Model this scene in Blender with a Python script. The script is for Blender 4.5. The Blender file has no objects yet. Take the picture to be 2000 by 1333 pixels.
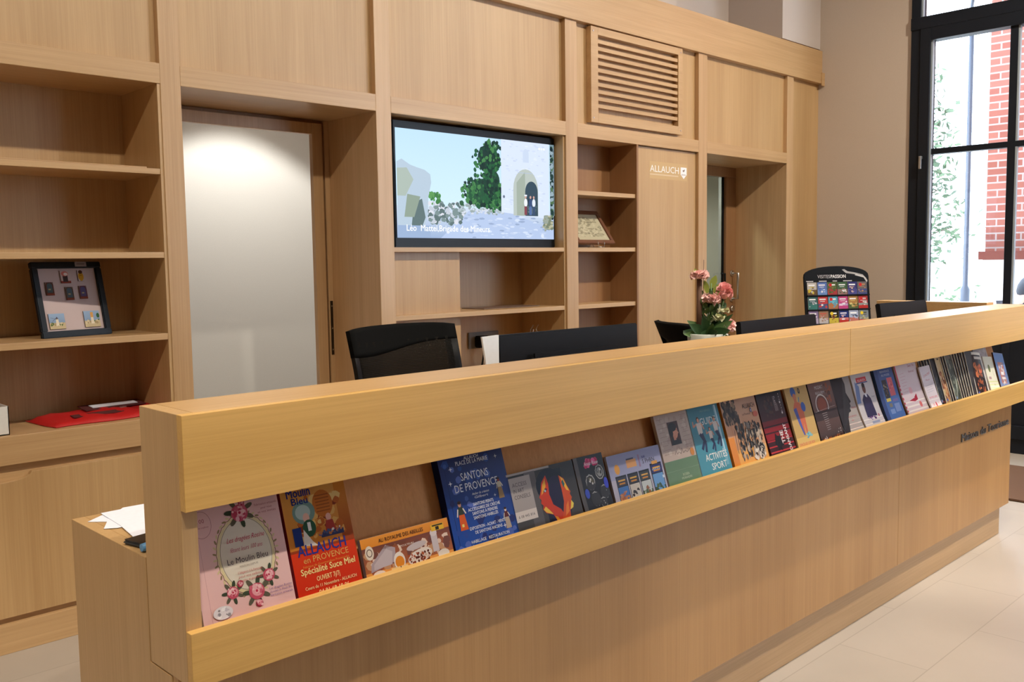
import bpy, bmesh, math, random
from mathutils import Vector, Matrix
R = math.radians
C = bpy.context.scene.collection
SC = bpy.context.scene

# ------------------------------------------------------------------ camera
cam_d = bpy.data.cameras.new('camera'); cam = bpy.data.objects.new('camera', cam_d); C.objects.link(cam)
def cam_axes(yaw, pitch, roll):
    F = Vector((math.sin(yaw)*math.cos(pitch), math.cos(yaw)*math.cos(pitch), math.sin(pitch)))
    r = Vector((math.cos(yaw), -math.sin(yaw), 0)); U = r.cross(F)
    return r*math.cos(roll)+U*math.sin(roll), -r*math.sin(roll)+U*math.cos(roll), F
A_, B_, F_ = cam_axes(R(44.366), R(-4.833), R(-0.834))
m = Matrix((A_, B_, -F_)).transposed().to_4x4(); m.translation = (0, 0, 1.3384)
cam.matrix_world = m
cam_d.sensor_width = 36; cam_d.lens = 32.5; cam_d.clip_start = .05; cam_d.clip_end = 200
SC.camera = cam

# ------------------------------------------------------------------ world, sun, light
SC.view_settings.view_transform = 'Standard'; SC.view_settings.look = 'None'
SC.view_settings.gamma = 1; SC.view_settings.exposure = 0.2
SC.view_settings.use_curve_mapping = False
w = bpy.data.worlds.new('overcast_sky'); SC.world = w; w.use_nodes = True
bg = w.node_tree.nodes['Background']; bg.inputs[0].default_value = (.80, .88, 1, 1); bg.inputs[1].default_value = 8.5
sd = bpy.data.lights.new('sun', 'SUN'); sd.energy = 3.5; sd.angle = .03; sd.color = (1, .96, .9)
sun = bpy.data.objects.new('sun', sd); C.objects.link(sun); sun.rotation_euler = (R(-20), R(-48), 0); sun.location = (-3, 0, 9)

LAMP_W = 190
LAMP_X = (-2.1, -.2, 1.7, 3.6, 5.5)  # leftmost position is added, as fill on the counter's left end
LAMP_ROWS = (.76, -.25)

# ------------------------------------------------------------------ materials
def new_mat(name):
    m = bpy.data.materials.new(name); m.use_nodes = True
    nt = m.node_tree; return m, nt, nt.nodes['Principled BSDF']
def plain(name, col, rough=.5, metal=0, spec=.5, bump=0, bscale=80, coat=0):
    m, nt, b = new_mat(name)
    b.inputs['Base Color'].default_value = (*col, 1); b.inputs['Roughness'].default_value = rough
    b.inputs['Metallic'].default_value = metal; b.inputs['Specular IOR Level'].default_value = spec
    b.inputs['Coat Weight'].default_value = coat
    n = nt.nodes.new('ShaderNodeTexNoise'); n.inputs['Scale'].default_value = bscale; n.inputs['Detail'].default_value = 3
    tc = nt.nodes.new('ShaderNodeTexCoord'); nt.links.new(tc.outputs['Object'], n.inputs['Vector'])
    mx = nt.nodes.new('ShaderNodeMix'); mx.data_type = 'RGBA'
    mx.inputs['A'].default_value = (*[c*.94 for c in col], 1); mx.inputs['B'].default_value = (*[min(1, c*1.05) for c in col], 1)
    nt.links.new(n.outputs['Fac'], mx.inputs['Factor']); nt.links.new(mx.outputs['Result'], b.inputs['Base Color'])
    if bump:
        bp = nt.nodes.new('ShaderNodeBump'); bp.inputs['Strength'].default_value = bump; bp.inputs['Distance'].default_value = .002
        nt.links.new(n.outputs['Fac'], bp.inputs['Height']); nt.links.new(bp.outputs['Normal'], b.inputs['Normal'])
    return m
def wood(name, axis, light, dark, rough=.38, spec=.55, figure=1.0, seed=0, coat=0):
    """oak veneer: fine straight grain along `axis`, soft wide bands, a little figure"""
    m, nt, b = new_mat(name); N = nt.nodes; L = nt.links
    tc = N.new('ShaderNodeTexCoord')
    def noise(sc_long, sc_cross, detail, rough_=.55, dist=0, off=0):
        mp = N.new('ShaderNodeMapping'); s = [sc_cross]*3; s[axis] = sc_long
        mp.inputs['Scale'].default_value = s; mp.inputs['Location'].default_value = (off, off*1.7, off*.6)
        L.new(tc.outputs['Object'], mp.inputs['Vector'])
        n = N.new('ShaderNodeTexNoise'); n.inputs['Scale'].default_value = 1; n.inputs['Detail'].default_value = detail
        n.inputs['Roughness'].default_value = rough_; n.inputs['Distortion'].default_value = dist
        L.new(mp.outputs['Vector'], n.inputs['Vector']); return n.outputs['Fac']
    fine = noise(2.5, 190, 4, .6, 0, seed); mid = noise(1.1, 34, 3, .5, .4, seed+3); wide = noise(.5, 5, 2, .5, .3, seed+7)
    def math_(op, a, b_):
        n = N.new('ShaderNodeMath'); n.operation = op
        for i, v in enumerate((a, b_)):
            if isinstance(v, (int, float)): n.inputs[i].default_value = v
            else: L.new(v, n.inputs[i])
        return n.outputs[0]
    s = math_('ADD', math_('MULTIPLY', fine, .36), math_('ADD', math_('MULTIPLY', mid, .20*figure), math_('MULTIPLY', wide, .44)))
    rp = N.new('ShaderNodeValToRGB'); L.new(s, rp.inputs['Fac'])
    e = rp.color_ramp.elements; e[0].position = .28; e[0].color = (*dark, 1); e[1].position = .68; e[1].color = (*light, 1)
    L.new(rp.outputs['Color'], b.inputs['Base Color'])
    b.inputs['Roughness'].default_value = rough; b.inputs['Specular IOR Level'].default_value = spec
    bp = N.new('ShaderNodeBump'); bp.inputs['Strength'].default_value = .12; bp.inputs['Distance'].default_value = .0006
    L.new(fine, bp.inputs['Height']); L.new(bp.outputs['Normal'], b.inputs['Normal'])
    return m
OL, OD = (.60, .385, .180), (.41, .235, .090)
WV = wood('oak_veneer_upright', 2, OL, OD, spec=.85, rough=.42)
WH = wood('oak_veneer_lengthwise', 0, OL, OD, seed=5)
WY = wood('oak_veneer_crosswise', 1, OL, OD, seed=9)
WVS = wood('solid_oak_upright', 2, (.61, .39, .20), (.40, .225, .09), figure=1.5, seed=11, spec=.85)
WHS = wood('solid_oak_lengthwise', 0, (.61, .39, .19), (.40, .225, .09), figure=1.5, seed=15, spec=.85)
WCT = wood('counter_front_oak', 0, (.72, .43, .135), (.50, .275, .065), rough=.38, seed=21)
WCV = wood('counter_panel_oak', 2, (.56, .315, .125), (.38, .19, .062), rough=.4, seed=25)
WBK = wood('reddish_backboard_oak', 2, (.86, .43, .18), (.62, .28, .10), seed=41, spec=.08, rough=.6)
WDR = wood('shaded_oak', 2, (.36, .19, .085), (.24, .115, .045), seed=31)  # oak darkened to carry the shade of the door recess, also on shelving
def paint(name, col, rough=.85): return plain(name, col, rough, bump=.08, bscale=220, spec=.2)
BEIGE = paint('beige_wall_paint', (.61, .51, .42)); UPW = paint('pale_upper_wall_paint', (.60, .52, .47))
DIMW = paint('brown_grey_wall_paint', (.22, .18, .15)); WHITE = paint('white_wall_paint', (.84, .83, .79)); CEIL = paint('white_ceiling_paint', (.85, .83, .78))
BLACKMET = plain('black_painted_metal', (.012, .015, .022), .45, 0, .2)
BLKPL = plain('black_plastic', (.007, .007, .008), .5, spec=.15); BLKSAT = plain('black_glossy_plastic', (.008, .010, .013), .3, spec=.2)
BLKFAB = plain('black_upholstery', (.007, .007, .007), .85, bump=.3, bscale=900, spec=.05)
GREY = plain('grey_metal', (.45, .45, .46), .35, .8); CHROME = plain('brushed_steel', (.62, .60, .57), .28, 1)
GASKET = plain('grey_glazing_bead', (.33, .38, .42), .4)
RED = plain('red_nylon', (.52, .012, .012), .55, bump=.3, bscale=300); DKRED = plain('dark_red_webbing', (.10, .02, .02), .7)
CARDW = plain('white_card', (.75, .74, .70), .7); CARDB = plain('brown_card_inside', (.30, .19, .11), .8)
PAPER = plain('white_paper', (.80, .82, .92), .6); CERAM = plain('white_ceramic', (.50, .52, .48), .35)
MATB = plain('brown_coir_mat', (.13, .065, .035), .95, bump=.6, bscale=400)
LEAF = plain('dark_green_leaf', (.035, .085, .03), .5); LEAFY = plain('yellow_green_leaf', (.25, .30, .05), .5)
LEAF2 = plain('mid_green_leaf', (.10, .19, .06), .5); PINKF = plain('pink_petal', (.86, .42, .42), .6); PINKL = plain('pale_pink_petal', (.88, .58, .55), .6)
CREAMF = plain('cream_petal', (.62, .62, .40), .6); BARK = plain('brown_cane', (.12, .055, .03), .7)
# floor: pale large tiles with thin joints
def tile_mat():
    m, nt, b = new_mat('pale_stone_tiles'); N = nt.nodes; L = nt.links
    tc = N.new('ShaderNodeTexCoord'); mp = N.new('ShaderNodeMapping'); mp.inputs['Rotation'].default_value = (0, 0, 0); mp.inputs['Location'].default_value = (.17, .06, 0)
    L.new(tc.outputs['Object'], mp.inputs['Vector'])
    br = N.new('ShaderNodeTexBrick'); L.new(mp.outputs['Vector'], br.inputs['Vector'])
    br.offset = .5; br.inputs['Scale'].default_value = 1; br.inputs['Brick Width'].default_value = .9; br.inputs['Row Height'].default_value = .3
    br.inputs['Mortar Size'].default_value = .0022; br.inputs['Mortar Smooth'].default_value = .3
    br.inputs['Color1'].default_value = (.50, .44, .385, 1); br.inputs['Color2'].default_value = (.47, .415, .36, 1); br.inputs['Mortar'].default_value = (.38, .33, .28, 1)
    n = N.new('ShaderNodeTexNoise'); n.inputs['Scale'].default_value = 2.2; n.inputs['Detail'].default_value = 4
    L.new(tc.outputs['Object'], n.inputs['Vector'])
    mx = N.new('ShaderNodeMix'); mx.data_type = 'RGBA'; mx.blend_type = 'MULTIPLY'; mx.inputs['Factor'].default_value = .25
    L.new(br.outputs['Color'], mx.inputs['A']); L.new(n.outputs['Fac'], mx.inputs['B']); L.new(mx.outputs['Result'], b.inputs['Base Color'])
    b.inputs['Roughness'].default_value = .36; b.inputs['Specular IOR Level'].default_value = .45
    return m
TILE = tile_mat()
def brick_mat():
    m, nt, b = new_mat('red_brick'); N = nt.nodes; L = nt.links
    tc = N.new('ShaderNodeTexCoord'); mp = N.new('ShaderNodeMapping'); mp.inputs['Rotation'].default_value = (R(90), 0, R(90))
    sp = N.new('ShaderNodeSeparateXYZ'); cb = N.new('ShaderNodeCombineXYZ'); L.new(tc.outputs['Object'], sp.inputs[0])
    L.new(sp.outputs['Y'], cb.inputs['X']); L.new(sp.outputs['Z'], cb.inputs['Y'])
    br = N.new('ShaderNodeTexBrick'); L.new(cb.outputs[0], br.inputs['Vector']); br.inputs['Scale'].default_value = 1
    br.inputs['Brick Width'].default_value = .23; br.inputs['Row Height'].default_value = .072; br.inputs['Mortar Size'].default_value = .008
    br.inputs['Color1'].default_value = (.19, .055, .04, 1); br.inputs['Color2'].default_value = (.24, .085, .065, 1); br.inputs['Mortar'].default_value = (.27, .22, .21, 1)
    L.new(br.outputs['Color'], b.inputs['Base Color']); b.inputs['Roughness'].default_value = .9
    return m
BRICK = brick_mat()
def glass_mat(name, col=(1, 1, 1), rough=0.0):
    m, nt, b = new_mat(name); N = nt.nodes; L = nt.links
    N.remove(b); out = N['Material Output']
    tr = N.new('ShaderNodeBsdfTransparent'); tr.inputs[0].default_value = (*col, 1)
    gl = N.new('ShaderNodeBsdfGlossy'); gl.inputs['Roughness'].default_value = rough+.02
    lw = N.new('ShaderNodeLayerWeight'); lw.inputs[0].default_value = .5
    pw = N.new('ShaderNodeMath'); pw.operation = 'POWER'; pw.inputs[1].default_value = 4; L.new(lw.outputs['Facing'], pw.inputs[0])
    fr = N.new('ShaderNodeMath'); fr.operation = 'MULTIPLY_ADD'; fr.inputs[1].default_value = .55; fr.inputs[2].default_value = .04; L.new(pw.outputs[0], fr.inputs[0])
    mx = N.new('ShaderNodeMixShader'); L.new(fr.outputs[0], mx.inputs[0]); L.new(tr.outputs[0], mx.inputs[1]); L.new(gl.outputs[0], mx.inputs[2])
    L.new(mx.outputs[0], out.inputs[0]); return m
GLASS = glass_mat('clear_window_glass', (.95, .98, 1))
DGLASS = glass_mat('grey_door_glass', (.62, .68, .64), .05)
def print_mat(name, rough=.28, emit=0):
    m, nt, b = new_mat(name); at = nt.nodes.new('ShaderNodeAttribute'); at.attribute_name = 'Col'
    if emit:
        b.inputs['Base Color'].default_value = (0, 0, 0, 1)
        nt.links.new(at.outputs['Color'], b.inputs['Emission Color']); b.inputs['Emission Strength'].default_value = emit
    else: nt.links.new(at.outputs['Color'], b.inputs['Base Color'])
    b.inputs['Roughness'].default_value = rough; b.inputs['Specular IOR Level'].default_value = .08
    return m
PRINT = print_mat('glossy_printed_paper', .33); PRINTM = print_mat('matt_print', .6); SCREEN = print_mat('lit_screen_picture', .2, 1.0)
def mesh_fabric():
    m, nt, b = new_mat('black_mesh_fabric'); N = nt.nodes; L = nt.links
    b.inputs['Base Color'].default_value = (.010, .009, .008, 1); b.inputs['Roughness'].default_value = .9; b.inputs['Specular IOR Level'].default_value = .05
    tc = N.new('ShaderNodeTexCoord'); mp = N.new('ShaderNodeMapping'); mp.inputs['Rotation'].default_value = (0, R(45), 0); L.new(tc.outputs['Object'], mp.inputs[0])
    mp.inputs['Scale'].default_value = (260, 1, 260)
    ck = N.new('ShaderNodeTexChecker'); L.new(mp.outputs[0], ck.inputs[0]); ck.inputs['Scale'].default_value = 1
    ml = N.new('ShaderNodeMath'); ml.operation = 'MULTIPLY'; ml.inputs[1].default_value = .30; L.new(ck.outputs['Fac'], ml.inputs[0])
    sb = N.new('ShaderNodeMath'); sb.operation = 'SUBTRACT'; sb.inputs[0].default_value = 1; L.new(ml.outputs[0], sb.inputs[1])
    L.new(sb.outputs[0], b.inputs['Alpha']); return m
MESHF = mesh_fabric()
def emis(name, col, s):
    m, nt, b = new_mat(name); b.inputs['Emission Color'].default_value = (*col, 1); b.inputs['Emission Strength'].default_value = s; return m
LAMPGLOW = emis('warm_lamp_lens', (1, .85, .62), 12)

# ------------------------------------------------------------------ mesh helpers
def link(o, parent=None):
    C.objects.link(o)
    if parent: o.parent = parent
    return o
def tag(o, label=None, cat=None, group=None, kind=None):
    if label: o['label'] = label
    if cat: o['category'] = cat
    if group: o['group'] = group
    if kind: o['kind'] = kind
    return o
def empty(name, loc, rz=0, label=None, cat=None, group=None, kind=None):
    o = bpy.data.objects.new(name, None); o.empty_display_size = .05; o.location = loc; o.rotation_euler = (0, 0, rz)
    link(o); return tag(o, label, cat, group, kind)
class MB:
    def __init__(s): s.bm = bmesh.new()
    def box(s, x0, x1, y0, y1, z0, z1, mi=0, bev=0, rot=None, piv=(0, 0, 0)):
        x0, x1 = min(x0, x1), max(x0, x1); y0, y1 = min(y0, y1), max(y0, y1); z0, z1 = min(z0, z1), max(z0, z1)
        r = bmesh.ops.create_cube(s.bm, size=1)
        vs = r['verts']
        for v in vs: v.co = Vector(((x0+x1)/2+v.co.x*(x1-x0), (y0+y1)/2+v.co.y*(y1-y0), (z0+z1)/2+v.co.z*(z1-z0)))
        fs = {f for v in vs for f in v.link_faces}
        for f in fs: f.material_index = mi
        if rot is not None:
            for v in vs: v.co = rot @ (v.co-Vector(piv)) + Vector(piv)
        if bev:
            es = list({e for v in vs for e in v.link_edges}); bmesh.ops.bevel(s.bm, geom=es, offset=bev, segments=2, affect='EDGES')
        return s
    def tube(s, pts, r, seg=10, mi=0, cap=True):
        pts = [Vector(p) for p in pts]; rs = r if isinstance(r, (list, tuple)) else [r]*len(pts); rings = []
        for i, p in enumerate(pts):
            t = (pts[min(i+1, len(pts)-1)]-pts[max(i-1, 0)]).normalized()
            a = Vector((0, 0, 1)) if abs(t.z) < .9 else Vector((1, 0, 0))
            u = t.cross(a).normalized(); v = t.cross(u)
            rings.append([s.bm.verts.new(p+(u*math.cos(q)+v*math.sin(q))*rs[i]) for q in [2*math.pi*k/seg for k in range(seg)]])
        for a, b in zip(rings, rings[1:]):
            for k in range(seg):
                f = s.bm.faces.new((a[k], a[(k+1) % seg], b[(k+1) % seg], b[k])); f.smooth = True; f.material_index = mi
        if cap:
            for ring in (rings[0], rings[-1]):
                try: s.bm.faces.new(ring).material_index = mi
                except Exception: pass
        return s
    def lathe(s, prof, cx=0, cy=0, seg=24, mi=0):
        rings = [[s.bm.verts.new((cx+r*math.cos(2*math.pi*k/seg), cy+r*math.sin(2*math.pi*k/seg), z)) for k in range(seg)] for r, z in prof]
        for a, b in zip(rings, rings[1:]):
            for k in range(seg):
                f = s.bm.faces.new((a[k], a[(k+1) % seg], b[(k+1) % seg], b[k])); f.smooth = True; f.material_index = mi
        for ring in (rings[0], rings[-1]):
            try: s.bm.faces.new(ring).material_index = mi
            except Exception: pass
        return s
    def prism(s, poly, axis, a, b, mi=0):
        """extrude a 2-D polygon along axis (0 x, 1 y, 2 z) from a to b"""
        def P(p, t):
            c = list(p); c.insert(axis, t); return c
        va = [s.bm.verts.new(P(p, a)) for p in poly]; vb = [s.bm.verts.new(P(p, b)) for p in poly]
        n = len(poly)
        for k in range(n): s.bm.faces.new((va[k], va[(k+1) % n], vb[(k+1) % n], vb[k])).material_index = mi
        s.bm.faces.new(va).material_index = mi; s.bm.faces.new(vb[::-1]).material_index = mi
        return s
    def poly(s, pts, mi=0, smooth=False):
        f = s.bm.faces.new([s.bm.verts.new(p) for p in pts]); f.material_index = mi; f.smooth = smooth; return s
    def ball(s, c, r, seg=12, sc=(1, 1, 1), mi=0):
        q = bmesh.ops.create_uvsphere(s.bm, u_segments=seg, v_segments=max(6, seg//2), radius=r)
        for v in q['verts']: v.co = Vector((c[0]+v.co.x*sc[0], c[1]+v.co.y*sc[1], c[2]+v.co.z*sc[2]))
        for f in {f for v in q['verts'] for f in v.link_faces}: f.smooth = True; f.material_index = mi
        return s
    def build(s, name, mats, parent=None, bevel=0, subsurf=0, off=None):
        bmesh.ops.recalc_face_normals(s.bm, faces=s.bm.faces)
        if off:
            for v in s.bm.verts: v.co -= Vector(off)
        me = bpy.data.meshes.new(name); s.bm.to_mesh(me); s.bm.free()
        for mt in (mats if isinstance(mats, (list, tuple)) else [mats]): me.materials.append(mt)
        o = bpy.data.objects.new(name, me)
        if bevel:
            b = o.modifiers.new('bevel', 'BEVEL'); b.width = bevel; b.segments = 2; b.limit_method = 'ANGLE'
        if subsurf:
            b = o.modifiers.new('subsurf', 'SUBSURF'); b.levels = b.render_levels = subsurf
        return link(o, parent)
def bx(name, x0, x1, y0, y1, z0, z1, mat, parent=None, bevel=.0012):
    return MB().box(x0, x1, y0, y1, z0, z1).build(name, mat, parent, bevel=bevel)

# text -> flat polygons (built-in font), cached
_tc = {}
def text_polys(txt, bold=0):
    k = (txt, bold)
    if k in _tc: return _tc[k]
    cu = bpy.data.curves.new('t', 'FONT'); cu.body = txt; cu.size = 1; cu.resolution_u = 2; cu.offset = bold
    o = bpy.data.objects.new('t', cu); C.objects.link(o)
    me = bpy.data.meshes.new_from_object(o.evaluated_get(bpy.context.evaluated_depsgraph_get()))
    vs = [(v.co.x, v.co.y) for v in me.vertices]; fs = [tuple(p.vertices) for p in me.polygons]
    bpy.data.objects.remove(o); bpy.data.curves.remove(cu); bpy.data.meshes.remove(me)
    _tc[k] = (vs, fs); return _tc[k]

def lin(c):
    """sRGB 0-255 -> linear"""
    return tuple(((v/255/12.92) if v/255 <= .04045 else ((v/255+.055)/1.055)**2.4) for v in c)

class Art:
    """a printed sheet or booklet standing in its local x-z plane, face towards -y; every shape is a flat patch of ink"""
    def __init__(s, w, h, t=.004, base=(230, 230, 230), edge=(225, 222, 215), curl=0, bow=0, side=None):
        s.w, s.h, s.curl, s.bow = w, h, curl, bow; s.V, s.F, s.K, s.M = [], [], [], []; s.d = 0
        s.rng = random.Random(int(w*9999+h*777)); rows = 12 if (curl or bow) else 1
        E = lin(edge); S = lin(side) if side else E
        for i in range(rows):
            v0, v1 = h*i/rows, h*(i+1)/rows
            s.quad3((0, -t, v0), (0, 0, v0), (0, 0, v1), (0, -t, v1), S)
            s.quad3((w, 0, v0), (w, -t, v0), (w, -t, v1), (w, 0, v1), E)
            s.quad3((w, -t, v0), (0, -t, v0), (0, -t, v1), (w, -t, v1), E)
        s.quad3((0, 0, h), (w, 0, h), (w, -t, h), (0, -t, h), E); s.quad3((0, -t, 0), (w, -t, 0), (w, 0, 0), (0, 0, 0), E)
        s.rect(0, 0, w, h, base)
    def mp(s, u, d, v):
        q = max(0, 1-v/(s.h*.6)) if s.curl else 0
        return (u, -d - s.curl*q*q - s.bow*math.sin(math.pi*min(1, max(0, u/s.w))), v)
    def quad3(s, a, b, c, d_, col):
        n = len(s.V)
        for p in (a, b, c, d_): s.V.append(s.mp(p[0], p[1], p[2]))
        s.F.append((n, n+1, n+2, n+3)); s.K.append([col]*4); s.M.append(0)
    def face(s, pts, cols):
        n = len(s.V)
        for u, v in pts: s.V.append(s.mp(u, s.d, v))
        s.F.append(tuple(range(n, n+len(pts)))); s.K.append(cols); s.M.append(0)
    def nx(s): s.d += 1.4e-5
    def rect(s, u0, v0, u1, v1, c0, c1=None, cr=None):
        """c0 bottom colour, c1 top colour, cr right-hand colour"""
        s.nx(); a = lin(c0); b = lin(c1) if c1 else a; n = 14 if (s.curl or s.bow) else 1
        nu = 8 if s.bow else 1
        for j in range(nu):
            for i in range(n):
                f0, f1 = i/n, (i+1)/n; A = tuple(a[k]*(1-f0)+b[k]*f0 for k in range(3)); B = tuple(a[k]*(1-f1)+b[k]*f1 for k in range(3))
                ua, ub = u0+(u1-u0)*j/nu, u0+(u1-u0)*(j+1)/nu
                va, vb = v0+(v1-v0)*f0, v0+(v1-v0)*f1
                if cr: r_ = lin(cr); s.face([(ua, va), (ub, va), (ub, vb), (ua, vb)], [A, r_, r_, B])
                else: s.face([(ua, va), (ub, va), (ub, vb), (ua, vb)], [A, A, B, B])
        return s
    def poly(s, pts, c):
        s.nx(); c = lin(c); s.face(pts, [c]*len(pts)); return s
    def ell(s, cu, cv, ru, rv, c, n=20, rot=0):
        ca, sa = math.cos(rot), math.sin(rot)
        return s.poly([(cu+ru*math.cos(a)*ca-rv*math.sin(a)*sa, cv+ru*math.cos(a)*sa+rv*math.sin(a)*ca) for a in [2*math.pi*k/n for k in range(n)]], c)
    def ring(s, cu, cv, ru, rv, wd, c, n=40, wob=0):
        s.nx(); c = lin(c)
        P = lambda k, g: (cu+(ru+g+wob*math.sin(k*2.9))*math.cos(2*math.pi*k/n), cv+(rv+g+wob*math.sin(k*2.9))*math.sin(2*math.pi*k/n))
        for k in range(n): s.face([P(k, -wd/2), P(k, wd/2), P((k+1) % n, wd/2), P((k+1) % n, -wd/2)], [c]*4)
        return s
    def line(s, pts, wd, c):
        s.nx(); c = lin(c)
        for (a, b) in zip(pts, pts[1:]):
            dx, dy = b[0]-a[0], b[1]-a[1]; L = math.hypot(dx, dy) or 1; ox, oy = -dy/L*wd/2, dx/L*wd/2
            s.face([(a[0]-ox, a[1]-oy), (b[0]-ox, b[1]-oy), (b[0]+ox, b[1]+oy), (a[0]+ox, a[1]+oy)], [c]*4)
        return s
    def blots(s, u0, v0, u1, v1, cols, n, sz, asp=1.0):
        for _ in range(n):
            r = sz*s.rng.uniform(.4, 1); cu = s.rng.uniform(u0+r, max(u0+r, u1-r)); cv = s.rng.uniform(v0+r*asp, max(v0+r*asp, v1-r*asp)); k = s.rng.randint(5, 8); ph = s.rng.random()*6
            s.d += 5e-6; c = lin(s.rng.choice(cols))
            s.face([(cu+r*math.cos(ph+2*math.pi*i/k)*s.rng.uniform(.6, 1), cv+asp*r*math.sin(ph+2*math.pi*i/k)*s.rng.uniform(.6, 1)) for i in range(k)], [c]*k)
        return s
    def text(s, txt, u, v, size, c, align='C', shear=0, bold=0, rot=0, width=None, wscale=1):
        s.nx(); vs, fs = text_polys(txt, 0)
        if not vs: return s
        x0 = min(p[0] for p in vs); x1 = max(p[0] for p in vs); sx = size*wscale
        if width: sx = width/(x1-x0)
        off = {'L': 0, 'C': -(x1-x0)/2, 'R': -(x1-x0)}[align]; ca, sa = math.cos(rot), math.sin(rot); c = lin(c)
        for bo in ((0, 0), (1, 0), (.5, .6), (.5, -.6)) if bold else ((0, 0),):
            n = len(s.V); s.d += 4e-6
            for x, y in vs:
                X = (x-x0+off)*sx+y*size*shear+bo[0]*bold*1.6*size; Y = y*size+bo[1]*bold*size
                s.V.append(s.mp(u+X*ca-Y*sa, s.d, v+X*sa+Y*ca))
            for f in fs: s.F.append(tuple(n+i for i in f)); s.K.append([c]*len(f)); s.M.append(0)
        return s
    def build(s, name, mat, parent=None, loc=(0, 0, 0), rot=(0, 0, 0)):
        me = bpy.data.meshes.new(name); me.from_pydata(s.V, [], s.F)
        ca = me.color_attributes.new('Col', 'FLOAT_COLOR', 'CORNER'); i = 0; buf = []
        for k in s.K:
            for c in k: buf += [c[0], c[1], c[2], 1.0]
        ca.data.foreach_set('color', buf); me.materials.append(mat)
        o = bpy.data.objects.new(name, me); o.location = loc; o.rotation_euler = rot
        return link(o, parent)
BLK, WHT = (18, 18, 20), (240, 238, 232)

# ================================================================== SETTING
XR = 6.767          # window wall
YW = 3.48           # face of the panelling
def struct(o): o['kind'] = 'structure'; return o
struct(bx('floor', -4, 7.1, -5, 6.2, -.1, 0, TILE, bevel=0))
struct(bx('ceiling', -4, 7.1, -5, 6.2, 4.0, 4.2, CEIL, bevel=0))
# wall behind the joinery, with two door holes
wb = MB()
wb.box(-4, 1.60, 3.95, 4.07, 0, 2.95); wb.box(2.60, 5.25, 3.95, 4.07, 0, 2.95); wb.box(6.26, 7.1, 3.95, 4.07, 0, 2.95)
wb.box(1.60, 2.60, 3.95, 4.07, 2.03, 2.95); wb.box(5.25, 6.26, 3.95, 4.07, 2.06, 2.95)
wb.box(-4, 7.1, 3.95, 4.07, 2.95, 4.0)
struct(wb.build('wall_back', UPW))
pl = MB(); pl.box(6.20, XR, 3.50, 3.95, 2.93, 4.0); pl.box(3.9, 5.18, 3.70, 3.95, 2.93, 4.0)
tag(struct(pl.build('wall_upper', UPW)))
# room behind the open doorway and behind the glazed door
rb = MB(); rb.box(-.5, 7.1, 5.0, 5.1, 0, 2.7); rb.box(-.6, -.5, 4.07, 5.1, 0, 2.7); rb.box(3.9, 4.0, 4.07, 5.0, 0, 2.7)
struct(rb.build('wall_inner', WHITE)); struct(bx('ceiling', -.6, 7.1, 4.07, 5.1, 2.7, 2.8, CEIL, bevel=0))
# window wall
ww = MB(); ww.box(XR, XR+.25, 2.80, 6.2, 0, 4.0); ww.box(XR, XR+.25, -5, -4.8, 0, 4.0); ww.box(XR, XR+.25, -4.8, 2.8, 3.85, 4.0)
struct(ww.build('wall_right', BEIGE))
bx_l = bx('wall_left', -4.1, -4, -5, 6.2, 0, 4.0, DIMW, bevel=0); struct(bx_l); struct(bx('wall_front', -4, 7.1, -5.1, -5, 0, 4.0, DIMW, bevel=0)); struct(bx('wall_rear', -4, -.6, 6.1, 6.2, 0, 4.0, DIMW, bevel=0))
bs = bx('baseboard_right', XR-.012, XR, 2.80, 3.48, 0, .08, BEIGE); struct(bs)

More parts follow.
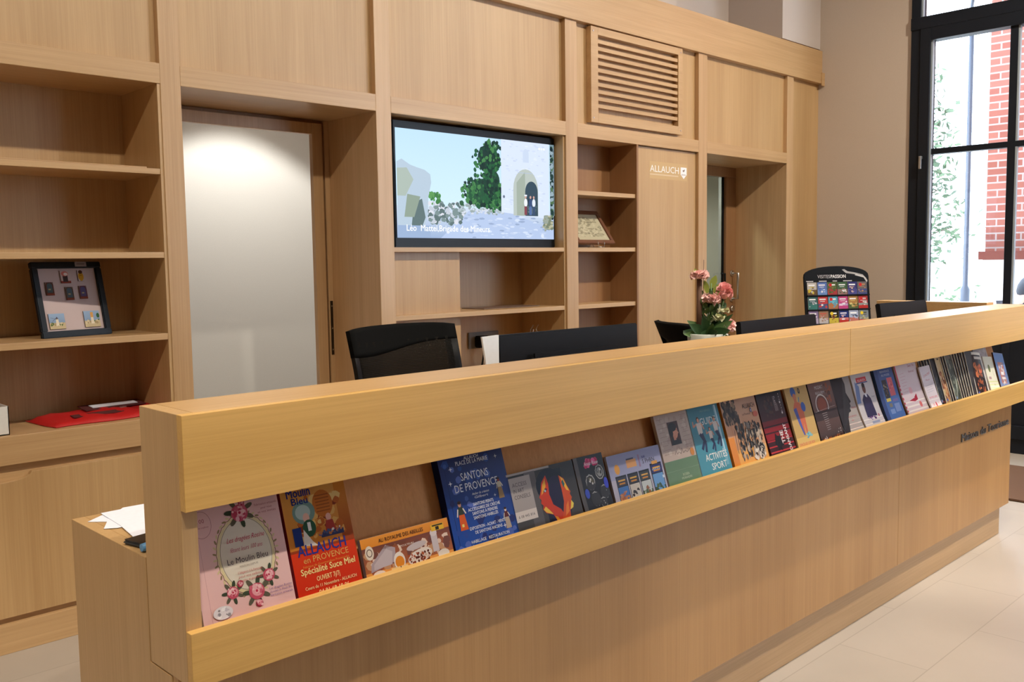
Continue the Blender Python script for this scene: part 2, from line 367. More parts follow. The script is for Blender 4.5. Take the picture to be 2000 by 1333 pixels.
# ------------------------------------------------------------------ window_1
def make_window():
    t = empty('window_1', (XR, .8, 0)); t['kind'] = 'structure'
    def fr(name, *boxes, mat=BLACKMET, bev=.003):
        b = MB()
        for q in boxes: b.box(*q)
        return b.build(name, mat, t, bevel=bev, off=(XR, .8, 0))
    x0, x1 = XR-.02, XR+.08
    fr('window_frame', (x0, x1, 2.735, 2.80, 0, 3.85), (x0, x1, -4.8, -4.73, 0, 3.85), (x0+.001, x1-.001, -4.8, 2.8, 3.78, 3.849), (x0+.001, x1-.001, -4.8, 2.8, 0.001, .099), (x0, x1, -1.2, -1.13, 0, 3.85), (x0, x1, -3.0, -2.93, 0, 3.85),
       (x0-.01, x1, -4.8, 2.8, 2.935, 3.02), (x0, x1, .72, .80, 0, 3.85))
    for (ya, yb) in ((.80, 2.735), (-1.13, .72), (-2.93, -1.2), (-4.73, -3.0)):  # last two bays are added out of view to let in more daylight
        ym = (ya+yb)/2-.03
        if yb > 2: ym = 2.10
        # sash
        fr('sash', (x0-.012, x1-.01, yb-.075, yb-.004, .10, 2.935), (x0-.012, x1-.01, ya+.004, ya+.075, .10, 2.935),
           (x0-.0115, x1-.01, ya+.0755, yb-.0755, 2.85, 2.935), (x0-.0115, x1-.01, ya+.0755, yb-.0755, .10, .19))
        fr('glazing_bar', (x0+.01, x1-.02, ym, ym+.05, .1, 2.93), (x0+.01, x1-.02, 1.34, 1.385, .1, 2.93) if yb > 2 else (x0+.01, x1-.02, ym, ym+.05, .1, 2.93),
           (x0+.0112, x1-.021, ya, yb, 2.06, 2.10), (x0+.0112, x1-.021, ya, yb, .80, .84))
        fr('lower_panel', (x0+.02, x1-.03, ya+.05, yb-.05, .15, .80))
        fr('glazing_bead', (x0+.004, x0+.035, yb-.087, yb-.075, .84, 2.85), (x0+.012, x0+.04, ym-.012, ym, .84, 2.85), (x0+.012, x0+.035, yb-.012-.0, yb-.0, 3.02, 3.78), mat=GASKET, bev=0)
        fr('pane', (x0+.045, x0+.051, ya, yb, .84, 2.85), (x0+.045, x0+.051, ya, yb, 3.02, 3.78), mat=GLASS, bev=0)
    h = fr('window_handle', (x0-.045, x0-.03, 2.695, 2.712, 1.96, 2.04), (x0-.045, x0-.012, 2.695, 2.712, 2.03, 2.05), mat=GREY)
make_window()

# ------------------------------------------------------------------ wood panelling grid
PX = [(-.06, .02), (1.558, 1.638), (2.560, 2.645), (3.843, 3.938), (5.120, 5.216), (6.245, 6.335)]
ZL0, ZL1, ZT0, ZT1 = 2.036, 2.112, 2.667, 2.915
def make_panelling():
    t = empty('wall_panelling', (3.4, YW, 0), 0, 'tall light oak panelling with square posts, rails and recessed panels along the back wall', 'panelling')
    o = (3.4, YW, 0)
    for i, (a, b) in enumerate(PX):
        MB().box(a, b, YW, 3.93, 0, ZT0).build('post', WVS, t, bevel=.0015, off=o)
    MB().box(-.06, XR, YW-.014, 3.9, ZT0, 2.748).box(XR-.045, XR+.0, YW-.022, YW-.014, 2.650, 2.748).build('cornice_rail', WHS, t, bevel=.0015, off=o)
    MB().box(-.06, XR, YW, 3.9, 2.748, ZT1).build('fascia', WHS, t, bevel=.0015, off=o)
    for i in range(5):
        a, b = PX[i][1], PX[i+1][0]
        MB().box(a, b, YW, 3.93, ZL0, ZL1).build('rail', WHS, t, bevel=.0015, off=o)
        MB().box(a, b, YW+.03, YW+.05, ZL1, ZT0).build('panel', WV, t, off=o)
    MB().box(6.335, XR, YW+.03, YW+.05, 0, ZT0).build('panel', WV, t, off=o)
    return t
make_panelling()

# ventilation grille
def make_grille():
    t = empty('ventilation_grille', (4.48, YW, 2.39), 0, 'square oak ventilation grille with horizontal slats in the upper panel', 'vent')
    o = (4.48, YW, 2.39); x0, x1, z0, z1 = 4.05, 4.93, 2.128, 2.660; a0, a1, b0, b1 = 4.112, 4.885, 2.178, 2.618
    y0, y1 = YW-.008, YW+.03
    gf = MB().box(x0, a0, y0, y1, z0, z1).box(a1, x1, y0, y1, z0, z1).box(a0, a1, y0, y1, b1, z1).box(a0, a1, y0, y1, z0, b0).build('grille_frame', WHS, t, bevel=.001, off=o)
    pitch = (b1-b0)/11
    for k in range(1, 11):
        z = b0+pitch*k+.006
        MB().box(a0, a1, y0+.006, y0+.022, z-.0105, z+.0105).build('slat', WHS, t, off=o)
    MB().box(a0, a1, YW+.034, YW+.036, b0, b1).build('backing', plain('dark_duct', (.20, .16, .12), .9), t, off=o)
    for (x, z) in ((x0+.02, z0+.025), (x0+.02, z1-.025), (x1-.02, z0+.025), (x1-.02, z1-.025)):
        MB().box(x-.004, x+.004, y0-.002, y0+.002, z-.004, z+.004).build('screw', CHROME, gf, off=o)
make_grille()

# ------------------------------------------------------------------ left bookcase
def make_bookcase():
    o = (.8, YW, 0)
    t = empty('bookcase', o, 0, 'deep oak bookcase with three shelves at the left end of the back wall', 'bookcase')
    x0, x1 = .02, 1.558
    MB().box(x0, x0+.012, YW+.02, 3.82, .765, ZL0).build('side_panel', WV, t, off=o)
    MB().box(x1-.012, x1, YW+.004, 3.82, .765, ZL0).build('side_panel', WV, t, off=o)
    MB().box(x0, x1, 3.82, 3.84, 0, ZL0).build('back_panel', WV, t, off=o)
    for z0, z1 in ((1.695, 1.716), (1.377, 1.399), (1.062, 1.086)):
        MB().box(x0+.012, x1-.012, YW+.006, 3.82, z0, z1).build('shelf', WHS, t, bevel=.001, off=o)
    MB().box(x0, x1, YW, 3.82, .664, .765).build('counter_slab', WHS, t, bevel=.0015, off=o)
    MB().box(x0, x1, YW+.024, YW+.034, .60, .664).build('finger_groove', WHS, t, off=o)
    MB().box(x0, .82, YW+.002, YW+.022, .127, .632).build('cabinet_door', WV, t, bevel=.0015, off=o)
    d = MB()
    # right door with a finger notch at its top left
    pts = [(.826, .127), (x1, .127), (x1, .632), (1.03, .632)] + [(.935+.095*math.cos(a), .632-.028*math.sin(a)) for a in [math.pi*k/8 for k in range(1, 8)]] + [(.84, .632), (.826, .632)]
    d.prism(pts, 1, YW+.002, YW+.022); d.build('cabinet_door', WV, t, bevel=.0012, off=o)
    MB().box(x0, x1, YW+.022, YW+.032, .09, .16).build('shadow_gap', WHS, t, off=o)
    MB().box(x0, x1, YW, YW+.02, 0, .105).build('toe_board', WHS, t, bevel=.0015, off=o)
make_bookcase()

# ------------------------------------------------------------------ media unit (screen bay)
def make_media():
    o = (3.24, YW, 0); x0, x1 = 2.645, 3.843
    t = empty('media_shelving', o, 0, 'oak wall unit under the television with a part-closed shelf compartment', 'shelving')
    MB().box(x0, x1, 3.83, 3.85, 0, ZL0).build('back_panel', WV, t, off=o)
    MB().box(x1-.012, x1, YW+.012, 3.83, .765, ZL0).build('side_panel', WV, t, off=o)
    MB().box(x0, x1-.012, YW+.012, 3.83, 1.397, 1.419).build('shelf', WHS, t, bevel=.001, off=o)
    MB().box(x0, x1-.012, YW+.012, 3.83, 1.072, 1.095).build('shelf', WHS, t, bevel=.001, off=o)
    MB().box(x0, 3.095, YW+.055, 3.83, 1.095, 1.397).build('closed_compartment', WV, t, bevel=.001, off=o)
    MB().box(x0, 3.095, YW+.055, 3.83, .765, 1.072).build('closed_compartment', WV, t, bevel=.001, off=o)
    MB().box(x0, x1, YW, 3.83, .664, .765).build('counter_slab', WHS, t, bevel=.0015, off=o)
    MB().box(x0, 3.24, YW+.002, YW+.022, .127, .632).build('cabinet_door', WV, t, bevel=.0015, off=o)
    MB().box(3.246, x1, YW+.002, YW+.022, .127, .632).build('cabinet_door', WV, t, bevel=.0015, off=o)
    MB().box(x0, x1, YW, YW+.02, 0, .105).build('toe_board', WHS, t, bevel=.0015, off=o)
make_media()

def make_narrow():
    o = (4.2, YW, 0); x0, x1 = 3.938, 4.489
    t = empty('shelving_unit', o, 0, 'narrow oak shelving unit with three shelves between the television and the tall cupboard', 'shelving')
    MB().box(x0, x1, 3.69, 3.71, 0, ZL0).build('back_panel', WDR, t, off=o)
    MB().box(x1-.016, x1, YW+.001, 3.69, 0, ZL0).build('side_panel', WDR, t, off=o)
    for z in (1.716, 1.396, 1.070):
        MB().box(x0, x1-.016, YW+.012, 3.69, z, z+.024).build('shelf', WHS, t, bevel=.001, off=o)
    MB().box(x0, x1-.016, YW+.004, 3.69, .664, .765).build('counter_slab', WHS, t, bevel=.001, off=o)
    MB().box(x0, x1-.016, YW+.004, YW+.022, .127, .632).build('cabinet_door', WV, t, bevel=.001, off=o)
make_narrow()

def make_tall():
    o = (4.8, YW, 0); x0, x1 = 4.491, 5.118
    t = empty('tall_cupboard', o, 0, 'tall plain oak cupboard door carrying the small white town lettering', 'cupboard')
    MB().box(x0, x1, YW+.022, YW+.044, .01, ZL0-.004).build('door_panel', WV, t, bevel=.001, off=o)
    MB().box(x0+.01, x1-.01, YW+.05, 3.7, .01, ZL0-.004).build('carcass', WV, t, off=o)
    a = Art(.40, .105, .0004, (206, 174, 130), (206, 174, 130))
    a.d = .0008
    a.text('ALLAUCH', .005, .042, .058, (248, 244, 238), 'L', width=.30)
    a.rect(.006, .022, .3, .030, (222, 198, 164))
    a.build('lettering', PRINTM, t, loc=(4.625-o[0], YW+.0214-o[1], 1.845)); d_ = a.d; a = Art(.4, .105, .0001); a.V, a.F, a.K, a.M = [], [], [], []; a.d = d_
    a.poly([(.325, .085), (.39, .085), (.39, .04), (.3575, .012), (.325, .04)], (246, 244, 245))
    a.poly([(.345, .066), (.372, .074), (.366, .06), (.352, .056)], (150, 130, 120)).rect(.335, .035, .38, .042, (200, 190, 185))
    a.build('emblem', PRINTM, t, loc=(4.625-o[0], YW+.0214-o[1], 1.845))
make_tall()

# ------------------------------------------------------------------ glazed oak door (door_1) and open doorway (door_2)
def make_doors():
    o = (5.7, 3.93, 0)
    t = empty('door_1', o); t['kind'] = 'structure'
    dl = MB().box(5.216, 5.30, 3.905, 3.95, 0, 1.962).box(6.112, 6.245, 3.905, 3.95, 0, 1.962).box(5.216, 6.245, 3.905, 3.95, 1.962, 2.036).box(5.30, 6.112, 3.905, 3.95, 0, .12).build('door_leaf', WDR, t, bevel=.003, off=o)
    MB().box(6.092, 6.112, 3.925, 3.935, .12, 1.962).build('glazing_bead', BLKPL, t, off=o)
    MB().box(5.30, 6.092, 3.927, 3.933, .12, 1.962).build('glass_pane', DGLASS, t, off=o)
    MB().tube([(6.19, 3.905, 1.235), (6.19, 3.85, 1.235), (6.19, 3.85, 1.04), (6.19, 3.905, 1.04)], .009).tube([(6.19, 3.904, 1.235), (6.19, 3.896, 1.235)], .024, 16).tube([(6.19, 3.904, 1.04), (6.19, 3.896, 1.04)], .024, 16).build('door_handle', CHROME, dl, off=o)
    MB().tube([(6.19, 3.904, .965), (6.19, 3.885, .965)], .022, 16).build('door_lock', CHROME, dl, off=o)
    MB().tube([(6.06, 3.915, 1.235), (6.06, 3.88, 1.235), (6.06, 3.88, 1.04), (6.06, 3.915, 1.04)], .007).build('pull_bar', BLKPL, dl, off=o)
    o = (2.1, 3.9, 0)
    t = empty('door_2', o); t['kind'] = 'structure'
    MB().box(1.638, 1.70, 3.862, 3.89, 0, 2.018).box(2.462, 2.518, 3.862, 3.89, 0, 2.018).box(1.701, 2.461, 3.862, 3.89, 1.965, 2.018).build('door_frame', WVS, t, bevel=.002, off=o)
    MB().box(2.5185, 2.5315, 3.885, 3.949, 0, 2.0185).box(1.638, 2.5315, 3.885, 3.949, 2.019, 2.035).build('rebate', WDR, t, off=o)
    MB().box(2.532, 2.56, 3.868, 3.95, 0, 2.036).build('door_stop', WVS, t, bevel=.002, off=o)
    sp = MB().box(2.5385, 2.5525, 3.8655, 3.868, .90, 1.165).build('strike_plate', plain('dark_bronze', (.05, .035, .02), .4, .7), t, off=o)
    for z in (.925, 1.03, 1.14): MB().box(2.543, 2.548, 3.864, 3.866, z-.003, z+.003).build('screw', CHROME, sp, off=o)
make_doors()

# ------------------------------------------------------------------ reception counter
YF, ZC, ZB, ZLT, ZLB = 1.40, 1.105, .948, .748, .655
XL, XE = .636, 4.84
LEAN = math.atan(.3057)
def make_counter():
    o = (2.7, 1.5, 0)
    t = empty('reception_counter', o, 0, 'long oak reception counter with a sloping leaflet rack along its front', 'counter')
    xs = 2.942
    for a, b in ((XL, xs-.0008), (xs+.0008, XE)):
        MB().box(max(a, XL+.0283), b, YF+.0183, YF+.162, ZC-.03, ZC).build('worktop', WH, t, off=o)
        MB().box(a, b, YF, YF+.018, ZB, ZC).build('front_band', WCT, t, bevel=.001, off=o)
    MB().box(XL, XE, YF, YF+.018, ZLB, ZLT).build('rack_lip', WCT, t, bevel=.001, off=o)
    MB().box(XL+.028, XE, YF+.018, YF+.10, .672, .690).build('rack_floor', WHS, t, off=o)
    # end panel: follows the outline of the box
    MB().prism([(YF+.0182, ZLB), (YF+.162, ZLB), (YF+.162, ZC), (YF+.0182, ZC)], 0, XL, XL+.028).build('end_panel', WV, t, bevel=.001, off=o)
    y = lambda z: YF+.061+.3057*(z-.70)
    MB().prism([(y(.69), .69), (y(.925), .925), (y(.925)+.016, .925), (y(.69)+.016, .69)], 0, XL+.028, 4.665).build('backboard', WBK, t, off=o)
    MB().box(XL+.028, 4.70, YF+.146, YF+.162, .655, ZC-.03).build('rear_board', WV, t, off=o)
    xq = 3.495
    for a, b in ((XL+.002, xq-.0007), (xq+.0007, 4.76)):
        MB().box(a, b, 1.46, 1.48, .150, ZLB).build('front_panel', WCV, t, bevel=.001, off=o)
    MB().box(XL+.05, 4.735, 1.492, 1.51, 0, .150).build('plinth', WHS, t, bevel=.001, off=o)
    MB().box(4.74, 4.76, 1.48, 1.56, .150, ZLB).build('side_panel', WV, t, bevel=.001, off=o)
    MB().box(4.68, 4.745, 1.51, 1.56, 0, .150).build('side_plinth', WH, t, bevel=.001, off=o)
    # return along the window side
    MB().box(4.70, 4.77, 1.564, 2.10, .12, 1.100).build('return_panel', WH, t, bevel=.001, off=o)
    MB().box(4.70, 4.79, 1.564, 2.10, 1.100, 1.116).build('return_top', WH, t, bevel=.001, off=o)
    MB().box(4.715, 4.755, 1.564, 2.10, 0, .12).build('return_plinth', WH, t, bevel=.001, off=o)
    # raised grey lettering
    vs, _ = text_polys('Maison du Tourisme', 0); x0 = min(v[0] for v in vs); x1 = max(v[0] for v in vs); k = .592/(x1-x0); px = 0
    gm = plain('grey_letter', (.16, .16, .165), .5)
    for word in ('Maison', 'du', 'Tourisme'):
        wv, wf = text_polys(word, 0); pre = 'Maison du Tourisme'.split(word)[0]
        full = text_polys(pre+word, 0)[0]; shift = max(v[0] for v in full)-max(v[0] for v in wv)
        b = MB(); bv = [b.bm.verts.new((4.122+(v[0]+shift-x0)*k, 1.4555, .541+v[1]*.050)) for v in wv]
        for f in wf:
            try: b.bm.faces.new([bv[i] for i in f])
            except Exception: pass
        r = bmesh.ops.extrude_face_region(b.bm, geom=b.bm.faces[:])
        for v in [g for g in r['geom'] if isinstance(g, bmesh.types.BMVert)]: v.co.y += .0044
        l = b.build('lettering', gm, t, off=o); l['label'] = 'raised grey lettering'
make_counter()
def make_desk():
    o = (2.7, 1.76, 0)
    t = empty('staff_desk', o, 0, 'lower oak staff desk joined behind the reception counter', 'desk')
    MB().box(XL+.0253, 4.695, 1.566, 1.92, .815, .839).build('desktop', WH, t, bevel=.001, off=o)
    MB().prism([(1.4815, 0), (1.92, 0), (1.92, .839), (1.566, .839), (1.566, .652), (1.4815, .652)], 0, XL, XL+.025).build('end_panel', WV, t, bevel=.0008, off=o)
    MB().box(4.66, 4.68, 1.58, 1.90, 0, .8148).build('end_panel', WV, t, bevel=.0008, off=o)
    MB().box(XL+.025, 4.66, 1.60, 1.62, .2, .8148).build('modesty_panel', WV, t, off=o)
make_desk()

# ------------------------------------------------------------------ television
def make_tv():
    o = (3.27, 3.56, 1.419)
    t = empty('television', o, 0, 'large black flat television showing a white stone gate tower, set in the wall unit', 'television')
    x0, x1, z0, z1 = 2.706, 3.822, 1.421, 2.022; y = 3.55
    tb = MB().box(x0, x1, y+.001, y+.05, z0, z1, bev=.003).box(3.0, 3.5, y+.05, y+.09, 1.5, 1.9); tb = tb.build('television_body', BLKSAT, t, off=o)
    W, H = 1.094, .520
    a = Art(W, H, .0002, (196, 226, 246), (10, 10, 12))
    a.rect(0, .10, W, H, (206, 232, 250), (188, 220, 244))
    # path and ground
    a.rect(0, 0, W, .155, (150, 172, 206), (205, 218, 236))
    a.poly([(.27, 0), (.46, .14), (.74, .145), (W, .05), (W, 0)], (178, 196, 228))
    a.blots(.4, 0, 1.05, .13, [(150, 168, 200), (190, 205, 232), (205, 218, 240)], 90, .03, .25)
    a.blots(.18, .06, .44, .19, [(120, 140, 140), (190, 198, 210), (92, 112, 112), (215, 218, 228)], 130, .022, .8)
    a.blots(.38, .12, .72, .19, [(150, 165, 165), (205, 212, 224), (170, 185, 190)], 100, .018, .6)
    # bushes
    a.blots(.19, .16, .28, .235, [(60, 120, 60), (90, 150, 80)], 25, .018); a.blots(.39, .16, .43, .195, [(48, 92, 60)], 8, .014)
    # pine tree
    G = [(24, 62, 46), (34, 88, 54), (52, 112, 62), (20, 48, 40), (70, 128, 72)]
    def clump(cu, cv, ru, rv, n):
        for _ in range(n):
            q = a.rng.random()*6.28; rr = math.sqrt(a.rng.random()); a.d += 5e-6
            a.blots(cu+ru*rr*math.cos(q)-.02, cv+rv*rr*math.sin(q)-.02, cu+ru*rr*math.cos(q)+.02, cv+rv*rr*math.sin(q)+.02, G, 1, .018)
    a.ell(.575, .235, .13, .075, (34, 80, 52)); a.ell(.60, .41, .075, .075, (24, 54, 46)); a.ell(.62, .30, .06, .06, (30, 66, 50))
    clump(.565, .245, .155, .09, 170); clump(.59, .40, .10, .09, 110); clump(.64, .48, .06, .03, 40); clump(.64, .17, .07, .03, 40)
    # tower
    a.poly([(.685, .14), (.69, H), (1.055, H), (1.05, .12), (1.0, .115)], (212, 224, 244))
    a.blots(.69, .15, 1.04, .515, [(204, 216, 240), (220, 230, 248), (198, 210, 234)], 110, .02, .35)
    arch = lambda u0, u1, v0, v1, c: a.poly([(u0, v0), (u1, v0)] + [((u0+u1)/2+(u1-u0)/2*math.cos(q), v1+(u1-u0)/2*1.15*math.sin(q)) for q in [math.pi*k/12 for k in range(13)]], c)
    arch(.775, .965, .125, .265, (182, 192, 186)); arch(.865, .962, .125, .255, (58, 78, 92)); a.poly([(.865, .125), (.80, .125), (.80, .30), (.865, .36)], (160, 172, 160))
    arch(.85, .895, .41, .455, (198, 212, 234)); a.rect(.81, .352, .92, .355, (176, 190, 214)); a.ell(.705, .222, .008, .008, (110, 120, 140))
    a.blots(.87, .13, .96, .24, [(74, 96, 104), (44, 62, 78), (96, 112, 112)], 30, .014)
    # people under the arch
    for u, c1, c2 in ((.868, (232, 236, 250), (130, 70, 80)), (.905, (60, 80, 120), (84, 110, 160)), (.93, (220, 228, 245), (60, 80, 110))):
        a.ell(u, .225, .007, .008, (200, 160, 150)); a.ell(u, .195, .013, .022, c1); a.rect(u-.011, .13, u+.009, .176, c2)
    a.rect(.858, .23, .878, .238, (230, 235, 250))
    # foliage at the right edge
    a.rect(1.06, .13, W, H, (118, 140, 150)); a.blots(1.055, .1, W, H, [(40, 64, 60), (80, 112, 80), (150, 170, 180), (28, 46, 52)], 90, .018)
    a.blots(.99, .04, W, .14, [(150, 160, 150), (120, 130, 110), (180, 178, 150)], 50, .025, .7)
    # blurred rock at the left
    a.poly([(0, .04), (0, .36), (.03, .375), (.08, .35), (.12, .34), (.17, .33), (.205, .31), (.21, .27), (.19, .2), (.185, .12), (.16, .04)], (178, 196, 212))
    a.poly([(0, .2), (0, .33), (.06, .335), (.1, .28), (.05, .2)], (168, 182, 172)); a.poly([(.08, .04), (.1, .17), (.15, .19), (.17, .1), (.14, .04)], (92, 112, 112)); a.poly([(.04, .1), (.06, .21), (.14, .2), (.1, .1)], (140, 156, 140))
    a.rect(0, 0, .2, .06, (150, 172, 205))
    a.text('L\u00e9o  Mattei,Brigade des Mineurs', .052, .034, .043, (250, 252, 255), 'L', width=.545, bold=.012)
    a.ell(.995, .018, .012, .012, (214, 224, 244)); a.rect(.97, .485, .985, .495, (240, 244, 252)); a.rect(.99, .485, 1.0, .495, (240, 244, 252)); a.rect(1.006, .485, 1.02, .495, (240, 244, 252))
    a.build('screen', SCREEN, tb, loc=(2.717-o[0], 3.5495-o[1], 1.466-o[2]))
    e = Art(.05, .028, .0002, (20, 20, 24), (20, 20, 24))
make_tv()

# ------------------------------------------------------------------ things on the shelves
def lean_frame():
    o = (1.13, 3.60, 1.087)
    t = empty('picture_frame', o, R(10), 'black frame of souvenir magnets leaning on the lower bookcase shelf', 'picture frame')
    Q = empty('stand_back', (0, 0, 0)); bpy.data.objects.remove(Q)
    L = R(-13); W, H = .272, .288
    b = MB(); f = .024
    b.box(0, W, 0, .02, 0, f, bev=.003); b.box(0, W, 0, .02, H-f, H, bev=.003); b.box(0, f, 0, .02, f, H-f, bev=.003); b.box(W-f, W, 0, .02, f, H-f, bev=.003); b.box(f, W-f, .014, .02, f, H-f)
    fr = b.build('frame_moulding', BLKSAT, t); fr.rotation_euler = (L, 0, 0)
    a = Art(W-2*f, H-2*f, .001, (196, 178, 176), (190, 180, 178)); pm = a.build('mount_card', PRINTM, t, loc=(f, .0, f)); pm.rotation_euler = (L, 0, 0); pm.location = (f, .012*math.cos(L)+math.sin(-L)*f, f*math.cos(L))
    def mag(u, v, w, h, draw, lab):
        a = Art(w, h, .004, (120, 100, 90), (90, 70, 60)); draw(a, w, h)
        m = a.build('magnet', PRINT, t); m.rotation_euler = (L, 0, 0)
        vv = v; m.location = (u, .0068+math.sin(-L)*vv, vv*math.cos(L)); m['label'] = lab
    def door(c, c2):
        def f_(a, w, h):
            a.poly([(0, 0), (w, 0), (w, h*.8), (w*.8, h), (w*.2, h), (0, h*.8)], c); a.poly([(w*.16, h*.2), (w*.84, h*.2), (w*.84, h*.78), (w*.7, h*.92), (w*.3, h*.92), (w*.16, h*.78)], c2)
            a.rect(w*.3, h*.4, w*.6, h*.5, (170, 150, 110)); a.rect(0, 0, w, h*.14, (130, 60, 40))
        return f_
    mag(.045, .160, .030, .050, door((90, 52, 40), (70, 84, 86)), 'arched window magnet'); mag(.118, .140, .030, .050, door((88, 70, 58), (74, 92, 100)), 'arched grey-blue magnet'); mag(.172, .143, .030, .050, door((92, 52, 62), (80, 70, 110)), 'arched violet magnet')
    def fig(a, w, h):
        a.rect(0, 0, w, h, (196, 178, 176)); a.rect(0, 0, w, h*.18, (140, 62, 50)); a.rect(w*.22, h*.1, w*.72, h*.62, (66, 50, 48)); a.ell(w*.45, h*.75, w*.36, h*.2, (205, 120, 110)); a.ell(w*.55, h*.72, w*.2, h*.12, (230, 220, 215))
    mag(.108, .205, .038, .048, fig, 'small figure magnet')
    def cic(a, w, h):
        a.rect(0, 0, w, h, (196, 178, 176)); a.ell(w*.5, h*.42, w*.45, h*.42, (190, 140, 30)); a.ell(w*.5, h*.83, w*.34, h*.17, (84, 52, 30)); a.rect(w*.3, h*.5, w*.7, h*.55, (120, 80, 20))
    mag(.176, .212, .024, .042, cic, 'yellow jar magnet')
    def land(t_):
        def f_(a, w, h):
            a.rect(0, 0, w, h, (120, 140, 170), (150, 175, 205)); a.rect(0, 0, w, h*.4, (196, 178, 140)); a.blots(0, h*.15, w, h*.5, [(90, 110, 60), (170, 150, 110), (210, 195, 160)], 14, .008)
            a.poly([(w*.4, h*.2), (w*.44, h*.65), (w*.58, h*.65), (w*.62, h*.2)], (226, 214, 190)); a.poly([(w*.42, h*.65), (w*.5, h*.8), (w*.6, h*.65)], (80, 70, 80))
            if t_: a.line([(w*.1, h*.75), (w*.55, h*.6)], .001, (70, 60, 70)); a.line([(w*.2, h*.5), (w*.5, h*.75)], .001, (70, 60, 70))
            else: a.rect(w*.42, h*.6, w*.6, h*.92, (214, 160, 90)); a.ell(w*.9, h*.7, w*.1, h*.15, (50, 90, 50))
        return f_
    mag(.036, .032, .060, .058, land(True), 'windmill magnet'); mag(.172, .032, .062, .062, land(False), 'bell tower magnet')
    a = Art(.045, .018, .001, (150, 140, 138)); a.rect(.006, .008, .038, .011, (90, 80, 80)); p = a.build('price_tag', PRINTM, t); p.rotation_euler = (L, 0, 0); p.location = (.168, -.002+math.sin(-L)*(H-.019), (H-.019)*math.cos(L))
    # strut
    MB().tube([(W/2, .085, .20), (W/2, .15, .002)], .004).build('strut', BLKPL, t)
lean_frame()

def pouch():
    o = (1.36, 3.66, .766)
    t = empty('zip_pouch', o, R(4), 'flat red nylon pouch with a clear label window lying on the bookcase slab', 'pouch')
    b = MB(); n = 14; mfn = []
    W, D = .50, .25
    top, bot = [], []
    rg = random.Random(4)
    for i in range(n+1):
        rt, rb_ = [], []
        for j in range(9):
            u, v = i/n-.5, j/8-.5; e = (1-(2*abs(u))**6)*(1-(2*abs(v))**4)
            h = .004+e*(.016+.006*math.sin(i*1.3+j)+.012*(v+.5))
            cut = 1-.16*max(0, -v-.2)*(u < -.2)
            rt.append(b.bm.verts.new((u*W*cut, v*D+.01*math.sin(i*.7), h))); rb_.append(b.bm.verts.new((u*W*cut, v*D+.01*math.sin(i*.7), .001)))
        top.append(rt); bot.append(rb_)
    for i in range(n):
        for j in range(8):
            b.bm.faces.new((top[i][j], top[i+1][j], top[i+1][j+1], top[i][j+1])).smooth = True
            b.bm.faces.new((bot[i][j], bot[i][j+1], bot[i+1][j+1], bot[i+1][j])).smooth = True
    for i in range(n):
        for j in (0, 8): b.bm.faces.new((top[i][j], top[i+1][j], bot[i+1][j], bot[i][j]))
    for j in range(8):
        for i in (0, n): b.bm.faces.new((top[i][j], top[i][j+1], bot[i][j+1], bot[i][j]))
    b.build('bag_body', RED, t)
    lp = MB().box(-.07, .17, .01, .09, .032, .0345, rot=Matrix.Rotation(R(7), 3, 'X'), piv=(0, .05, .033)).build('label_pocket', DKRED, t)
    MB().box(-.035, .145, .03, .07, .0355, .0375, rot=Matrix.Rotation(R(7), 3, 'X'), piv=(0, .05, .033)).build('label_card', PAPER, lp)
    MB().box(-.15, .06, -.07, -.035, .0225, .0245, rot=Matrix.Rotation(R(9), 3, 'X'), piv=(0, -.05, .023)).build('webbing_strap', DKRED, t)
    MB().box(.05, .075, -.02, -.01, .026, .032).build('zip_pull', CHROME, t)
pouch()

def wbox():
    o = (.78, 3.62, .766)
    t = empty('open_box', o, 0, 'open white cardboard box at the left edge of the bookcase slab', 'box')
    b = MB(); x0, x1, y0, y1, h = -.2, .195, -.11, .10, .10; e = .003
    b.box(x0, x1, y0, y0+e, 0, h).box(x0, x1, y1-e, y1, 0, h).box(x0, x0+e, y0, y1, 0, h).box(x1-e, x1, y0, y1, 0, h).box(x0, x1, y0, y1, 0, e); b.build('box_walls', CARDW, t)
    MB().box(x0+e, x1-e, y0+e, y1-e, e, .06).build('contents', CARDB, t)
    MB().box(x0+.02, x1-.02, y1-.04, y1-.02, .06, .115).build('divider_card', CARDB, t)
wbox()
tag(bx('thin_board', .30, 1.50, 3.50, 3.74, 1.7165, 1.7225, WHS), 'thin pale board lying flat on the top shelf of the bookcase', 'board')
tag(bx('booklet', 3.30, 3.72, 3.58, 3.76, 1.0955, 1.0995, plain('brown_cover', (.16, .10, .07), .5)), 'flat brown booklet lying on the shelf beneath the television', 'booklet')

